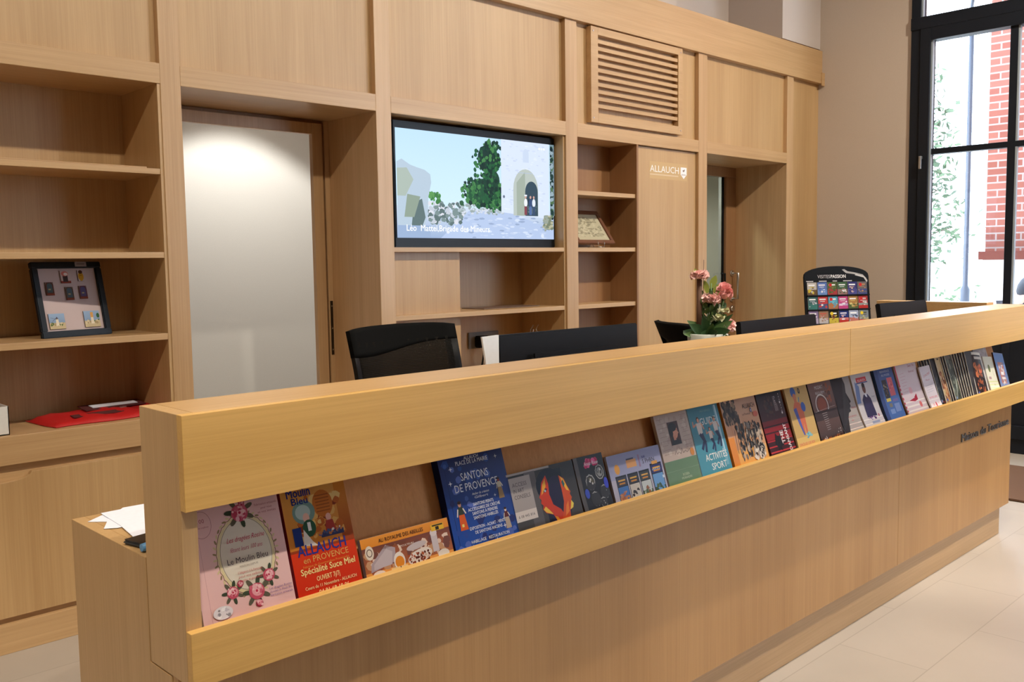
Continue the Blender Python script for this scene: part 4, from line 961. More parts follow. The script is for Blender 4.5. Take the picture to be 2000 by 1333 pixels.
# 4 santons
a = Art(.188, .245, .022, (30, 60, 140), (40, 50, 110), side=(26, 34, 84)); w_ = .188
a.rect(0, 0, w_, .245, (34, 84, 178), (30, 34, 90)); a.line([(.014, 0), (.014, .245)], .001, (20, 30, 80))
a.blots(.0, .03, w_, .24, [(40, 70, 150), (60, 92, 176), (34, 44, 110), (86, 108, 190)], 40, .014)
for (u, v, r) in ((.03, .215, .006), (.022, .185, .006), (.14, .14, .004), (.165, .224, .005), (.12, .045, .006), (.05, .045, .004), (.15, .07, .006)):
    a.poly([(u-r, v), (u-r*.2, v-r*.2), (u, v-r), (u+r*.2, v-r*.2), (u+r, v), (u+r*.2, v+r*.2), (u, v+r), (u-r*.2, v+r*.2)], (226, 230, 245))
S = (232, 236, 246)
for txt, v, sz, wd in (('ALLAUCH', .230, .010, .042), ('PLACE DE LA MAIRIE', .220, .013, .094), ('SANTONS', .186, .024, .080), ('DE PROVENCE', .163, .024, .126)): a.text(txt, .094, v, sz, S, 'C', width=wd)
a.text('Atelier de cr\u00e9ation', .10, .151, .0075, S, width=.05, shear=.2); a.text('Gilbert Orsini'[:7], .10, .143, .0075, S, width=.04, shear=.2)
for txt, v, wd in (('SANTONS PEINTS', .128, .060), ('ACCESSOIRES DE CR\u00c8CHE', .1185, .094), ('SANTONS \u00c0 PEINDRE', .109, .074), ('SANTONS HABILL\u00c9S', .0995, .072), ('EXPOSITION - ACHAT - VENTE', .079, .106), ('DE SANTONS ANCIENS', .069, .080), ('HABILLAGE   RESTAURATION', .051, .112)): a.text(txt, .102, v, .0095, S, 'C', bold=.012, width=wd)
def santon(a, u, v, s, c1, c2, c3):
    a.poly([(u-.010*s, v), (u+.012*s, v), (u+.008*s, v+.035*s), (u-.007*s, v+.035*s)], c1); a.poly([(u-.007*s, v+.033*s), (u+.008*s, v+.033*s), (u+.007*s, v+.05*s), (u-.006*s, v+.05*s)], c2); a.ell(u, v+.055*s, .0045*s, .0055*s, c3); a.ell(u, v+.059*s, .0048*s, .0035*s, (60, 34, 26)); a.line([(u-.007*s, v+.046*s), (u-.012*s, v+.03*s)], .003*s, (222, 214, 204)); a.line([(u+.007*s, v+.046*s), (u+.013*s, v+.034*s)], .003*s, (222, 214, 204))
santon(a, .034, .083, 1.0, (216, 92, 30), (50, 60, 50), (222, 160, 130)); a.rect(.03, .09, .036, .096, (240, 220, 120)); santon(a, .158, .130, .75, (150, 120, 80), (200, 190, 170), (160, 60, 50)); santon(a, .160, .062, .75, (190, 170, 150), (100, 40, 40), (230, 200, 180))
rack_place(a, 'leaflet', 1.240, 'dark blue leaflet about SANTONS DE PROVENCE with white writing', 'leaflet')

# 5 grey booklet, coloured heads
a = Art(.222, .176, .010, (84, 78, 76), (150, 140, 134)); w_ = .222
a.rect(0, 0, w_, .176, (84, 78, 76), (46, 44, 44)); a.rect(0, .171, .14, .176, (170, 160, 155)); a.rect(.055, 0, .09, .172, (98, 92, 92)); a.rect(.004, .066, .072, .166, (176, 166, 162)); a.rect(.004, .066, .072, .089, (226, 214, 206))
for k, s_ in enumerate(('ACCESS', 'IN ART', 'CONSEILS')): a.text(s_, .012, .145-.014*k, .013, (90, 84, 86), 'L', width=(.046, .034, .05)[k])
a.text('6 08 445 816', .012, .074, .009, (90, 80, 80), 'L', width=.052)
a.rect(.105, .03, .176, .165, (26, 22, 44), (24, 30, 44)); a.ell(.13, .13, .045, .04, (22, 26, 44)); a.ell(.15, .09, .04, .06, (34, 26, 60))
# left profile
a.poly([(.122, .155), (.104, .140), (.097, .122), (.088, .108), (.093, .102), (.090, .094), (.096, .088), (.092, .080), (.100, .070), (.122, .062), (.136, .035), (.170, .035), (.150, .07), (.128, .085), (.122, .11), (.126, .135)], (216, 60, 24))
a.poly([(.118, .148), (.106, .136), (.101, .122), (.096, .112), (.106, .118), (.116, .13)], (240, 170, 50)); a.poly([(.094, .079), (.101, .071), (.122, .063), (.112, .075), (.102, .085)], (246, 200, 70)); a.poly([(.125, .058), (.136, .035), (.148, .035), (.134, .055)], (240, 150, 40)); a.poly([(.104, .118), (.112, .126), (.120, .124), (.112, .116)], (90, 40, 60)); a.ell(.111, .120, .003, .003, (200, 210, 220), 8)
# right profile
a.poly([(.165, .148), (.180, .138), (.186, .120), (.194, .104), (.190, .099), (.194, .090), (.190, .084), (.196, .075), (.192, .066), (.180, .062), (.176, .040), (.145, .036), (.155, .06), (.165, .085), (.166, .115)], (224, 84, 26))
a.poly([(.168, .146), (.179, .136), (.185, .120), (.190, .106), (.181, .110), (.176, .122)], (246, 190, 60)); a.poly([(.196, .075), (.191, .066), (.181, .063), (.186, .074), (.19, .084)], (250, 220, 90)); a.poly([(.170, .13), (.176, .136), (.180, .125), (.174, .116)], (60, 100, 90)); a.poly([(.16, .05), (.176, .06), (.180, .085), (.170, .075)], (246, 130, 40))
rack_place(a, 'booklet', 1.424, 'grey booklet with two glowing orange face profiles and a pale text label', 'booklet')

# 6 black medallion
a = Art(.108, .176, .006, (30, 26, 30), (120, 112, 108), curl=.010, side=(110, 104, 100)); w_ = .108
a.rect(0, 0, .014, .176, (90, 84, 82)); a.blots(.03, .142, .09, .172, [(214, 40, 110), (236, 90, 150), (190, 30, 90)], 18, .010); a.text('Anna Rose', .060, .152, .013, (240, 220, 235), 'C', .3, bold=.01, width=.052)
for (u, v, r, c) in ((.045, .110, .018, (90, 84, 66)), (.085, .130, .017, (140, 140, 140)), (.050, .068, .017, (120, 100, 80)), (.088, .080, .016, (90, 130, 140)), (.075, .055, .012, (110, 110, 90))):
    a.ell(u, v, r, r*1.15, (52, 50, 52)); a.ring(u, v, r*.85, r, .0025, (170, 168, 165), 20, .001); a.ell(u, v, r*.62, r*.7, c); a.blots(u-r*.6, v-r*.6, u+r*.6, v+r*.6, [(200, 196, 190), (60, 60, 60), c], 12, .005)
a.ell(.024, .085, .008, .012, (60, 80, 190)); a.ell(.10, .10, .008, .014, (60, 70, 200))
rack_place(a, 'leaflet', 1.655, 'black leaflet with round ornaments and a pink splash heading', 'leaflet')

# 7 lilac card with four ticket pictures
a = Art(.218, .163, .008, (158, 160, 196), (190, 188, 200)); w_ = .218
a.rect(0, .100, w_, .163, (166, 168, 200), (140, 142, 180)); a.rect(0, 0, w_, .1, (190, 186, 204)); a.ell(.032, .125, .010, .013, (226, 160, 70)); a.rect(.072, .122, .112, .142, (222, 160, 100)); a.rect(.074, .142, .104, .146, (60, 60, 90)); a.rect(.122, .118, .128, .15, (150, 120, 150))
a.text('BAR', .145, .138, .009, (50, 44, 120), 'C', bold=.02, width=.014); a.text('S PHRN', .162, .124, .016, (70, 66, 80), 'C', bold=.02, width=.050)
for k, (top, sky, g1, g2) in enumerate((((60, 60, 76), (70, 120, 190), (200, 140, 100), (180, 110, 80)), ((50, 50, 60), (210, 200, 190), (220, 214, 205), (60, 50, 50)), ((60, 66, 70), (200, 206, 206), (90, 110, 80), (150, 100, 70)), ((40, 50, 110), (110, 160, 215), (70, 96, 80), (90, 110, 70)))):
    u = .018+.047*k+(.004 if k == 3 else 0); ww_ = .043 if k < 3 else .048; t_ = .108 if k < 3 else .118
    a.rect(u, .02, u+ww_, t_, (26, 28, 36)); a.rect(u+.002, t_-.026, u+ww_-.002, t_-.004, top); a.rect(u+.002, .05, u+ww_-.002, t_-.028, sky); a.rect(u+.002, .03, u+ww_-.002, .056, g1); a.blots(u+.002, .035, u+ww_-.002, .07, [g1, g2, sky], 22, .008)
    a.rect(u+.008, t_-.014, u+ww_-.008, t_-.010, (224, 170, 80)); a.rect(u+.010, t_-.022, u+ww_-.010, t_-.018, (210, 140, 60))
a.text('ROUTE DE LA', .186, .100, .006, S, width=.034, bold=.01); a.rect(.172, .116, .196, .124, (220, 160, 80)); a.rect(.205, .075, .213, .082, (210, 225, 240))
rack_place(a, 'leaflet', 1.770, 'lilac card carrying a row of four small landscape pictures', 'leaflet')

# 8 portrait / green
a = Art(.150, .238, .010, (190, 170, 158), (200, 185, 175)); w_ = .15
a.rect(0, 0, w_, .110, (120, 150, 116), (100, 130, 100)); a.blots(0, .114, w_, .236, [(182, 160, 148), (198, 178, 166), (206, 190, 178)], 50, .012)
for k in range(9): a.line([(.008, .225-.012*k), (.035+.01*(k % 3), .226-.012*k)], .0007, (140, 120, 112)); a.line([(.110, .228-.012*k), (.142, .229-.012*k)], .0007, (140, 120, 112))
a.rect(.050, .150, .098, .214, (70, 40, 34)); a.poly([(.052, .150), (.060, .172), (.078, .166), (.098, .158), (.098, .150)], (36, 30, 32)); a.ell(.076, .186, .014, .019, (214, 150, 124)); a.poly([(.089, .186), (.094, .182), (.089, .178)], (214, 150, 124)); a.ell(.070, .199, .018, .012, (34, 26, 26)); a.ell(.060, .188, .009, .016, (34, 26, 26)); a.ell(.085, .190, .002, .0013, (50, 30, 30), 8); a.rect(.066, .163, .077, .175, (206, 140, 116))
a.line([(.055, .124), (.062, .134), (.066, .124), (.074, .130), (.082, .123), (.09, .138), (.094, .124), (.104, .130), (.112, .124), (.126, .132)], .0012, (90, 80, 80)); a.ell(.134, .122, .009, .011, (200, 130, 60))
a.text('ROSEA', .083, .064, .010, (206, 222, 190), 'C', bold=.01, width=.030); a.text('MORANDIN', .083, .055, .009, (206, 222, 190), 'C', bold=.01, width=.046); a.line([(0, .082), (.15, .082)], .0007, (150, 176, 144)); a.ell(.086, .043, .003, .003, (206, 222, 190), 8)
rack_place(a, 'booklet', 1.996, 'beige booklet with a small dark portrait above a plain green lower half', 'booklet')

# 9 guide
a = Art(.152, .240, .008, (70, 140, 158), (190, 215, 225)); w_ = .152
a.rect(0, 0, w_, .24, (84, 160, 182), (60, 128, 150)); a.rect(.128, .06, .142, .236, (120, 175, 195)); a.rect(.134, .1, .139, .236, (190, 220, 235))
a.text('GUIDE', .088, .186, .028, (214, 224, 222), 'C', bold=.012, width=.080); a.text('PROVENCE', .085, .222, .008, (110, 165, 170), width=.05)
def jumper(a, u, v, s, top=(214, 206, 200)):
    a.ell(u, v+.062*s, .006*s, .007*s, (70, 44, 40)); a.ell(u+.001, v+.060*s, .0045*s, .0055*s, (214, 160, 136)); a.poly([(u-.009*s, v+.026*s), (u+.009*s, v+.026*s), (u+.012*s, v+.054*s), (u-.011*s, v+.054*s)], top); a.line([(u-.010*s, v+.052*s), (u-.024*s, v+.046*s), (u-.022*s, v+.060*s)], .0045*s, (206, 150, 126)); a.line([(u+.011*s, v+.052*s), (u+.018*s, v+.036*s)], .0045*s, (206, 150, 126)); a.line([(u-.004*s, v+.027*s), (u+.008*s, v+.008*s), (u-.008*s, v-.012*s)], .009*s, (36, 48, 84)); a.line([(u+.005*s, v+.027*s), (u+.012*s, v+.002*s), (u+.006*s, v-.02*s)], .008*s, (36, 48, 84))
jumper(a, .040, .132, 1.15); jumper(a, .086, .122, .8); jumper(a, .118, .135, 1.0)
a.text('ACTIVIT\u00c9S', .088, .084, .027, (236, 238, 236), 'C', bold=.012, width=.108); a.text('SPORT', .092, .056, .027, (236, 238, 236), 'C', bold=.012, width=.074); a.ell(.09, .038, .020, .007, (226, 230, 232))
rack_place(a, 'booklet', 2.150, 'teal blue booklet with jumping people, titled GUIDE ACTIVITÉS SPORT', 'booklet')

# 10 orange sketch poster
a = Art(.192, .250, .014, (230, 160, 96), (205, 130, 60), side=(206, 120, 40)); w_ = .192
a.rect(0, 0, w_, .09, (240, 176, 92)); a.rect(0, .09, w_, .25, (216, 156, 110), (205, 165, 140)); a.line([(.030, 0), (.030, .25)], .001, (190, 110, 50)); a.rect(0, .0, .03, .13, (226, 140, 56))
a.blots(.0, .16, .085, .245, [(60, 50, 44), (96, 80, 66), (150, 124, 100), (40, 34, 32)], 90, .010, 1.5); a.blots(.045, .05, .185, .17, [(50, 46, 44), (90, 84, 78), (130, 120, 112), (34, 30, 30), (190, 170, 150)], 170, .009, 1.6)
a.blots(.11, .04, .18, .09, [(230, 220, 205), (70, 64, 60), (190, 180, 170)], 40, .010); 
for k in range(10): a.line([(.035+.012*k, .08+.01*(k % 3)), (.04+.012*k, .15)], .0016, (40, 36, 34))
a.text('ALLAUCH', .145, .206, .020, (40, 32, 32), 'C', bold=.01, width=.066, shear=-.1); a.text('en Provence', .122, .186, .010, (50, 36, 36), 'C', width=.042, shear=.2); a.rect(.148, .192, .156, .204, (60, 84, 150)); a.text('f', .152, .1935, .011, S, bold=.02); a.ell(.172, .184, .013, .009, (206, 110, 90))
rack_place(a, 'booklet', 2.316, 'orange booklet covered in dark sketched street figures, right of the teal guide', 'booklet')

# 11 red/black
a = Art(.150, .242, .006, (60, 16, 22), (90, 70, 70), curl=.012, side=(70, 40, 44)); w_ = .15
a.rect(0, 0, w_, .09, (235, 84, 84), (176, 26, 34)); a.rect(0, .09, w_, .24, (150, 20, 30), (30, 20, 24)); a.rect(0, .15, w_, .24, (70, 26, 30), (26, 22, 26)); a.blots(.03, .16, .10, .23, [(60, 44, 44), (80, 50, 44), (46, 36, 40)], 30, .010)
a.text('PLACE', .098, .222, .014, (190, 176, 176), 'L', rot=-1.57, width=.030); 
for k in range(5): a.rect(.094+.004*k, .175, .096+.004*k, .222-.006*k, (150, 130, 130))
for k in range(7): a.rect(.130, .170+.009*k, .1325, .175+.009*k, (206, 190, 190))
a.ell(.130, .166, .004, .004, (220, 210, 210), 10); a.ell(.130, .20, .004, .004, (220, 210, 210), 10)
a.poly([(.04, .075), (.055, .11), (.062, .100), (.075, .098), (.08, .106), (.082, .092), (.078, .078), (.09, .068), (.07, .064), (.07, .05), (.058, .06), (.05, .052), (.05, .066)], (20, 14, 18))
a.text('THE', .101, .072, .027, (226, 214, 214), 'L', rot=1.57, width=.040, bold=.03); a.text('DANSANT', .128, .046, .022, (226, 214, 214), 'L', rot=1.57, width=.084, bold=.03)
a.V[:] = a.V
rack_place(a, 'leaflet', 2.524, 'black and red leaflet with upright white title and a dark star shape', 'leaflet')

# 12 yellow bather
a = Art(.144, .240, .006, (206, 170, 104), (210, 190, 150)); w_ = .144
a.rect(0, 0, w_, .075, (236, 205, 130), (226, 190, 110)); a.ell(.05, .222, .016, .018, (70, 104, 176)); a.ell(.053, .206, .011, .012, (206, 130, 90)); a.poly([(.046, .2), (.06, .2), (.064, .18), (.044, .18)], (206, 120, 84))
a.poly([(.030, .172), (.042, .188), (.070, .188), (.090, .172), (.086, .13), (.082, .07), (.074, .07), (.070, .12), (.064, .08), (.058, .08), (.05, .12), (.038, .15)], (210, 110, 76)); a.ell(.092, .17, .014, .016, (64, 100, 180)); a.poly([(.028, .168), (.048, .172), (.058, .10), (.062, .08), (.054, .08), (.04, .12)], (86, 96, 170)); a.line([(.072, .188), (.078, .204)], .005, (90, 140, 170))
a.blots(.06, .066, .11, .09, [(100, 170, 190), (140, 196, 200), (80, 150, 180)], 14, .012, .6); a.ell(.088, .224, .007, .010, (50, 44, 44)); a.ell(.088, .225, .003, .005, (170, 140, 90))
a.text('DR\u00d4LES DE RIV', .06, .048, .013, (226, 120, 110), 'C', width=.100, bold=.01); a.text('festival', .06, .040, .007, (226, 130, 120), width=.03)
rack_place(a, 'leaflet', 2.688, 'sandy yellow leaflet with a blue-capped bather seen from behind', 'leaflet')

# 13 dark brown concert
a = Art(.160, .240, .006, (70, 54, 54), (110, 100, 96), side=(60, 50, 50)); w_ = .16
a.rect(0, 0, w_, .24, (46, 36, 36), (126, 92, 84)); a.blots(.08, .15, .155, .235, [(150, 84, 60), (90, 60, 54), (120, 90, 80)], 40, .012); a.ell(.065, .165, .045, .034, (110, 64, 54)); a.ell(.065, .162, .030, .024, (140, 70, 50)); a.ring(.065, .160, .040, .036, .005, (206, 196, 190), 30); a.rect(0, .11, w_, .142, (58, 44, 44)); a.line([(.01, .142), (.15, .150)], .001, (190, 170, 160))
a.text('MOZART', .070, .216, .016, (200, 188, 186), 'C', width=.055); a.text('REQUIEM', .070, .198, .013, (200, 188, 186), 'C', width=.06)
for k in range(9): a.line([(.05+.001*k, .132-.007*k), (.085-.002*(k % 3), .133-.007*k)], .0012, (170, 160, 156))
a.blots(0, .03, w_, .055, [(190, 90, 40), (214, 120, 60), (60, 30, 24)], 60, .006); a.blots(.1, .055, .15, .075, [(170, 160, 150), (80, 70, 66)], 16, .004); a.blots(.02, .04, .045, .06, [(190, 180, 176)], 8, .004)
rack_place(a, 'leaflet', 2.840, 'dark brown concert leaflet with an arched fresco and ember-coloured foot', 'leaflet')

# 14 grey silhouette (curled)
a = Art(.150, .240, .005, (170, 162, 158), (220, 215, 210), curl=.020, side=(60, 58, 58)); w_ = .15
a.rect(0, .0, w_, .085, (236, 222, 212)); a.rect(0, 0, .018, .24, (70, 70, 72)); a.rect(0, .20, .07, .24, (70, 64, 66))
a.poly([(.004, .235), (.100, .235), (.108, .21), (.100, .180), (.112, .160), (.120, .146), (.108, .140), (.110, .130), (.100, .124), (.102, .112), (.082, .108), (.066, .090), (.040, .04), (.015, .03), (.004, .05)], (44, 42, 46)); a.text('EXPOSITION', .050, .228, .009, (170, 165, 165), width=.07); a.text('TH\u00c9\u00c2TRE', .05, .218, .006, (206, 90, 90), width=.05); a.ell(.088, .192, .004, .005, (180, 50, 60), 8)
a.text('Makeda', .128, .120, .012, (150, 40, 50), 'C', .2, width=.034); a.text('SAINTE-V\u00c9RONIQUE', .098, .092, .008, (170, 60, 60), width=.064); a.text('14H30', .09, .078, .007, (200, 90, 90), width=.018)
for k in range(3): a.line([(.065, .068-.007*k), (.12, .069-.007*k)], .0008, (200, 150, 150))
rack_place(a, 'leaflet', 3.008, 'pale leaflet with a black head silhouette, its foot curling forward', 'leaflet')

# 15 suited man (curled)
a = Art(.158, .240, .005, (204, 198, 202), (225, 220, 215), curl=.020); w_ = .158
a.rect(0, 0, w_, .08, (240, 234, 230)); a.rect(.035, .205, .115, .222, (206, 60, 70)); a.text('ALLAUCH', .074, .208, .011, (240, 235, 235), width=.06); a.rect(.03, .200, .12, .204, (60, 70, 130)); a.poly([(0, .13), (.02, .21), (.045, .19), (.03, .13)], (110, 130, 180)); a.line([(.005, .14), (.036, .18)], .006, (190, 60, 70))
a.ell(.078, .180, .013, .018, (110, 70, 60)); a.ell(.078, .192, .012, .009, (40, 30, 30)); a.poly([(.045, .14), (.064, .158), (.094, .158), (.112, .14), (.118, .075), (.040, .075)], (46, 44, 84)); a.poly([(.072, .160), (.088, .160), (.084, .12)], (230, 228, 235)); a.poly([(.05, .10), (.075, .085), (.10, .095), (.112, .075), (.045, .075)], (30, 32, 66)); a.blots(.04, .060, .11, .082, [(90, 40, 110), (60, 40, 110), (200, 190, 220)], 20, .007)
a.text('Concert', .132, .142, .010, (110, 110, 130), 'C', .3, width=.03); a.rect(.06, .05, .12, .058, (150, 160, 190)); a.ell(.13, .075, .006, .006, (170, 100, 120))
rack_place(a, 'leaflet', 3.172, 'white leaflet showing a man in a dark blue suit, foot curling forward', 'leaflet')

# 16 blue
a = Art(.160, .240, .012, (54, 90, 152), (80, 110, 160), curl=.012, side=(60, 86, 130)); w_ = .16
a.rect(0, 0, w_, .24, (74, 120, 190), (60, 84, 140)); a.rect(0, 0, .03, .24, (50, 76, 130)); a.text('BIENVENUE', .09, .222, .012, (170, 180, 205), width=.08); a.text('AU MUSEE', .09, .208, .012, (170, 180, 205), width=.07); a.rect(.044, .125, .082, .195, (50, 50, 60)); a.blots(.044, .13, .082, .19, [(110, 90, 70), (60, 60, 70), (150, 140, 120)], 20, .007); a.rect(.090, .130, .134, .200, (206, 100, 110)); a.blots(.092, .14, .132, .19, [(220, 130, 140), (180, 80, 90)], 10, .008)
a.rect(.044, .112, .080, .124, (206, 186, 80)); a.rect(.055, .09, .08, .104, (120, 120, 110)); a.rect(.05, .064, .086, .082, (120, 150, 205)); a.rect(.096, .068, .14, .10, (120, 144, 196)); a.rect(.095, .108, .14, .118, (110, 100, 160))
rack_place(a, 'booklet', 3.352, 'blue booklet with a black and a pink picture block, right of the suited man leaflet', 'booklet')

# 17 white/pink with red stripe
a = Art(.20, .246, .005, (222, 206, 212), (230, 222, 222), curl=.016); w_ = .2
a.rect(0, .05, .010, .246, (206, 70, 90)); a.rect(0, 0, w_, .09, (244, 236, 232)); a.poly([(.05, .092), (.10, .100), (.13, .115), (.13, .09), (.1, .085)], (176, 30, 60)); 
for k in range(7): a.line([(.03, .20-.012*k), (.07+.01*(k % 2), .202-.012*k)], .001, (200, 140, 160))
a.ell(.09, .13, .016, .014, (230, 180, 190)); a.ell(.14, .07, .012, .012, (226, 120, 120)); a.text('Saint Vic', .15, .222, .016, (170, 70, 100), 'C', .2, width=.06); a.text('festival', .14, .2, .012, (170, 90, 110), 'C', .2, width=.05)
rack_place(a, 'leaflet', 3.545, 'large white and pink leaflet with a red left stripe, its foot curling forward', 'leaflet', dy=.004)
# 18 small slip
a = Art(.105, .215, .006, (226, 216, 222), (240, 235, 235), curl=.022); w_ = .105
a.rect(0, 0, w_, .08, (246, 240, 238)); a.text('CONCERT', .055, .175, .012, (190, 60, 90), 'C', width=.07, rot=.15); a.text('Allauch', .05, .155, .010, (190, 90, 120), 'C', .2, width=.04)
for k in range(4): a.line([(.02, .135-.009*k), (.08, .138-.009*k)], .001, (170, 170, 190))
a.text('ENTREE LIBRE', .055, .083, .010, (226, 90, 110), 'C', width=.075); a.ell(.055, .056, .006, .010, (206, 60, 80)); a.rect(.025, .052, .038, .062, (220, 180, 190)); a.rect(.072, .052, .085, .062, (220, 200, 205))
rack_place(a, 'leaflet', 3.742, 'narrow white slip with pink lines standing in front of the pink-striped leaflet', 'leaflet', dy=-.010)

# 19.. magazines fanned
kinds = [('dark', (34, 32, 36)), ('dark', (34, 32, 36)), ('dark', (40, 38, 40)), ('dark', (34, 32, 36)), ('black', (26, 30, 34)), ('tan', (196, 170, 120)), ('dark', (40, 36, 36)), ('dark', (36, 34, 36)), ('grey', (84, 92, 80))] + [('dark', (52, 46, 46))]*6
xs_ = [3.806, 3.824, 3.842, 3.862, 3.884, 3.935, 3.985, 4.001, 4.020, 4.085, 4.103, 4.122, 4.141, 4.160, 4.180]
ordn = ['first', 'second', 'third', 'fourth', 'fifth', 'sixth', 'seventh', 'eighth', 'ninth', 'tenth', 'eleventh', 'twelfth', 'thirteenth', 'fourteenth', 'fifteenth']
for i, ((kd, col), X) in enumerate(zip(kinds, xs_)):
    a = Art(.11, .245, .0020, col, (226, 220, 208)); a.rng = random.Random(i)
    if kd == 'tan':
        a.rect(0, .12, .11, .245, (196, 160, 110), (206, 184, 140)); a.blots(.0, .04, .06, .18, [(150, 84, 50), (190, 130, 90), (220, 190, 150), (120, 70, 50)], 50, .010, 1.6); a.rect(.02, .225, .035, .232, (60, 50, 40)); a.ell(.02, .055, .008, .006, (90, 100, 170))
    elif kd == 'grey':
        a.blots(.0, .04, .08, .235, [(70, 78, 70), (110, 118, 104), (54, 60, 56), (140, 146, 132)], 60, .012, 1.6); a.rect(.01, .222, .055, .236, (120, 112, 104)); a.ell(.02, .055, .007, .006, (150, 165, 200)); a.line([(.03, .06), (.06, .14)], .004, (180, 186, 176))
    elif kd == 'black': a.blots(.0, .05, .05, .2, [(50, 58, 62), (30, 36, 40), (70, 80, 84)], 30, .010, 1.8); a.ell(.02, .055, .008, .007, (120, 130, 170)); a.blots(.02, .04, .06, .06, [(170, 60, 50)], 6, .006)
    else: a.blots(.0, .04, .03, .2, [(54, 48, 48), (30, 28, 32)], 12, .008, 2)
    a.rect(0, 0, .004, .245, (226, 218, 204))
    lab = {'tan': 'tan magazine with a sculptural figure, in the fan of magazines', 'grey': 'grey-green magazine in the middle of the fanned magazines', 'black': 'black magazine just left of the tan one in the fan'}.get(kd, 'dark thin magazine, %s from the left in the fanned magazines' % ordn[i])
    rack_place(a, 'magazine', X, lab, 'magazine', dy=.023-.0024*i, lean=LEAN-R(.1*i), roll=R(-.45*max(0, 4-i)+.75*max(0, i-8)))
    bpy.context.scene.objects
# 34 dark cover with fire figures, bowed page
a = Art(.150, .240, .003, (36, 26, 26), (235, 230, 220), bow=.005); a.rect(0, 0, .004, .24, (235, 228, 218)); a.rect(0, .228, .15, .24, (232, 226, 214)); a.rect(.138, 0, .15, .24, (232, 226, 214))
a.blots(.02, .05, .11, .2, [(110, 50, 30), (170, 90, 50), (60, 34, 30), (40, 26, 26), (206, 120, 70)], 60, .013, 1.4); a.ell(.095, .165, .018, .020, (214, 96, 50)); a.rect(.05, .208, .135, .220, (206, 196, 186)); a.ell(.02, .055, .008, .007, (80, 90, 160))
rack_place(a, 'magazine', 4.225, 'dark magazine with glowing orange figures and a white bowed border', 'magazine', dy=-.0125, roll=R(6))
a = Art(.150, .246, .003, (176, 168, 168), (220, 214, 210)); a.blots(0, .1, .15, .24, [(160, 152, 154), (190, 184, 184)], 30, .015)
rack_place(a, 'magazine', 4.352, 'plain pale grey magazine at the right end, behind the blue one', 'magazine', dy=-.004, roll=R(-4))
a = Art(.12, .205, .004, (222, 220, 200), (235, 230, 220), curl=.01); a.rect(0, 0, .12, .1, (232, 230, 190), (206, 214, 150)); a.ell(.05, .15, .014, .018, (110, 120, 70)); a.rect(.02, .1, .05, .112, (180, 150, 150)); a.text('info', .07, .07, .014, (150, 150, 120))
rack_place(a, 'leaflet', 4.395, 'cream and pale green leaflet in front near the right end of the rack', 'leaflet', dy=-.0145, roll=R(5))
a = Art(.13, .215, .006, (96, 120, 170), (60, 50, 46), side=(90, 60, 40)); a.rect(0, 0, .13, .21, (120, 130, 165), (84, 124, 184)); a.rect(.03, .07, .10, .17, (176, 120, 110)); a.blots(.03, .06, .11, .18, [(150, 80, 70), (200, 190, 190), (110, 120, 160)], 26, .012); a.rect(.045, .09, .085, .1, (226, 220, 220)); a.rect(.045, .11, .085, .125, (226, 220, 220))
rack_place(a, 'leaflet', 4.520, 'blue leaflet with a reddish picture, last at the right end of the rack', 'leaflet', dy=-.0125, roll=R(7))

# ------------------------------------------------------------------ door mat
o = MB(); o.box(-.45, .45, -.65, .65, 0, .012, bev=.004); o = o.build('door_mat', MATB); o.location = (5.86, 1.35, .0005); tag(o, 'brown coir door mat on the floor inside the glazed window wall', 'mat')

# ------------------------------------------------------------------ outside
gr = bx('ground', 7.1, 60, -30, 40, -.12, -.02, plain('pale_paving', (.62, .62, .60), .9), bevel=0); struct(gr)
def brick_house():
    o = (11.2, .5, -.02)
    t = empty('brick_building', o, 0, 'red brick building with a white base seen through the window', 'building')
    MB().box(10.0, 12.5, -4, 3.36, 1.30, 7).build('brick_wall', BRICK, t, off=o)
    MB().box(9.93, 12.5, -4, 3.40, 1.30, 1.385).build('brick_ledge', plain('red_brick_ledge', (.14, .035, .025), .9), t, off=o)
    MB().box(9.97, 12.5, -4, 3.37, -.02, 1.30).build('white_base', plain('white_render', (.8, .8, .78), .9), t, off=o)
brick_house()
def lamp_post():
    o = (12, 4.25, -.02); t = empty('lamp_post', o, 0, 'slim grey street lamp post left of the brick building', 'lamp post')
    gp = plain('grey_post_paint', (.045, .06, .09), .5)
    MB().tube([(0, 0, 0), (0, 0, .95), (0, 0, 1.0), (0, 0, 4.2)], [.06, .055, .032, .028], 12).build('pole', gp, t)
    MB().tube([(0, 0, 4.1), (-.3, -.1, 4.3), (-.8, -.3, 4.35)], .02).build('arm', gp, t)
    MB().box(-1.1, -.75, -.38, -.22, 4.3, 4.36, bev=.01).build('lantern', gp, t)
lamp_post()
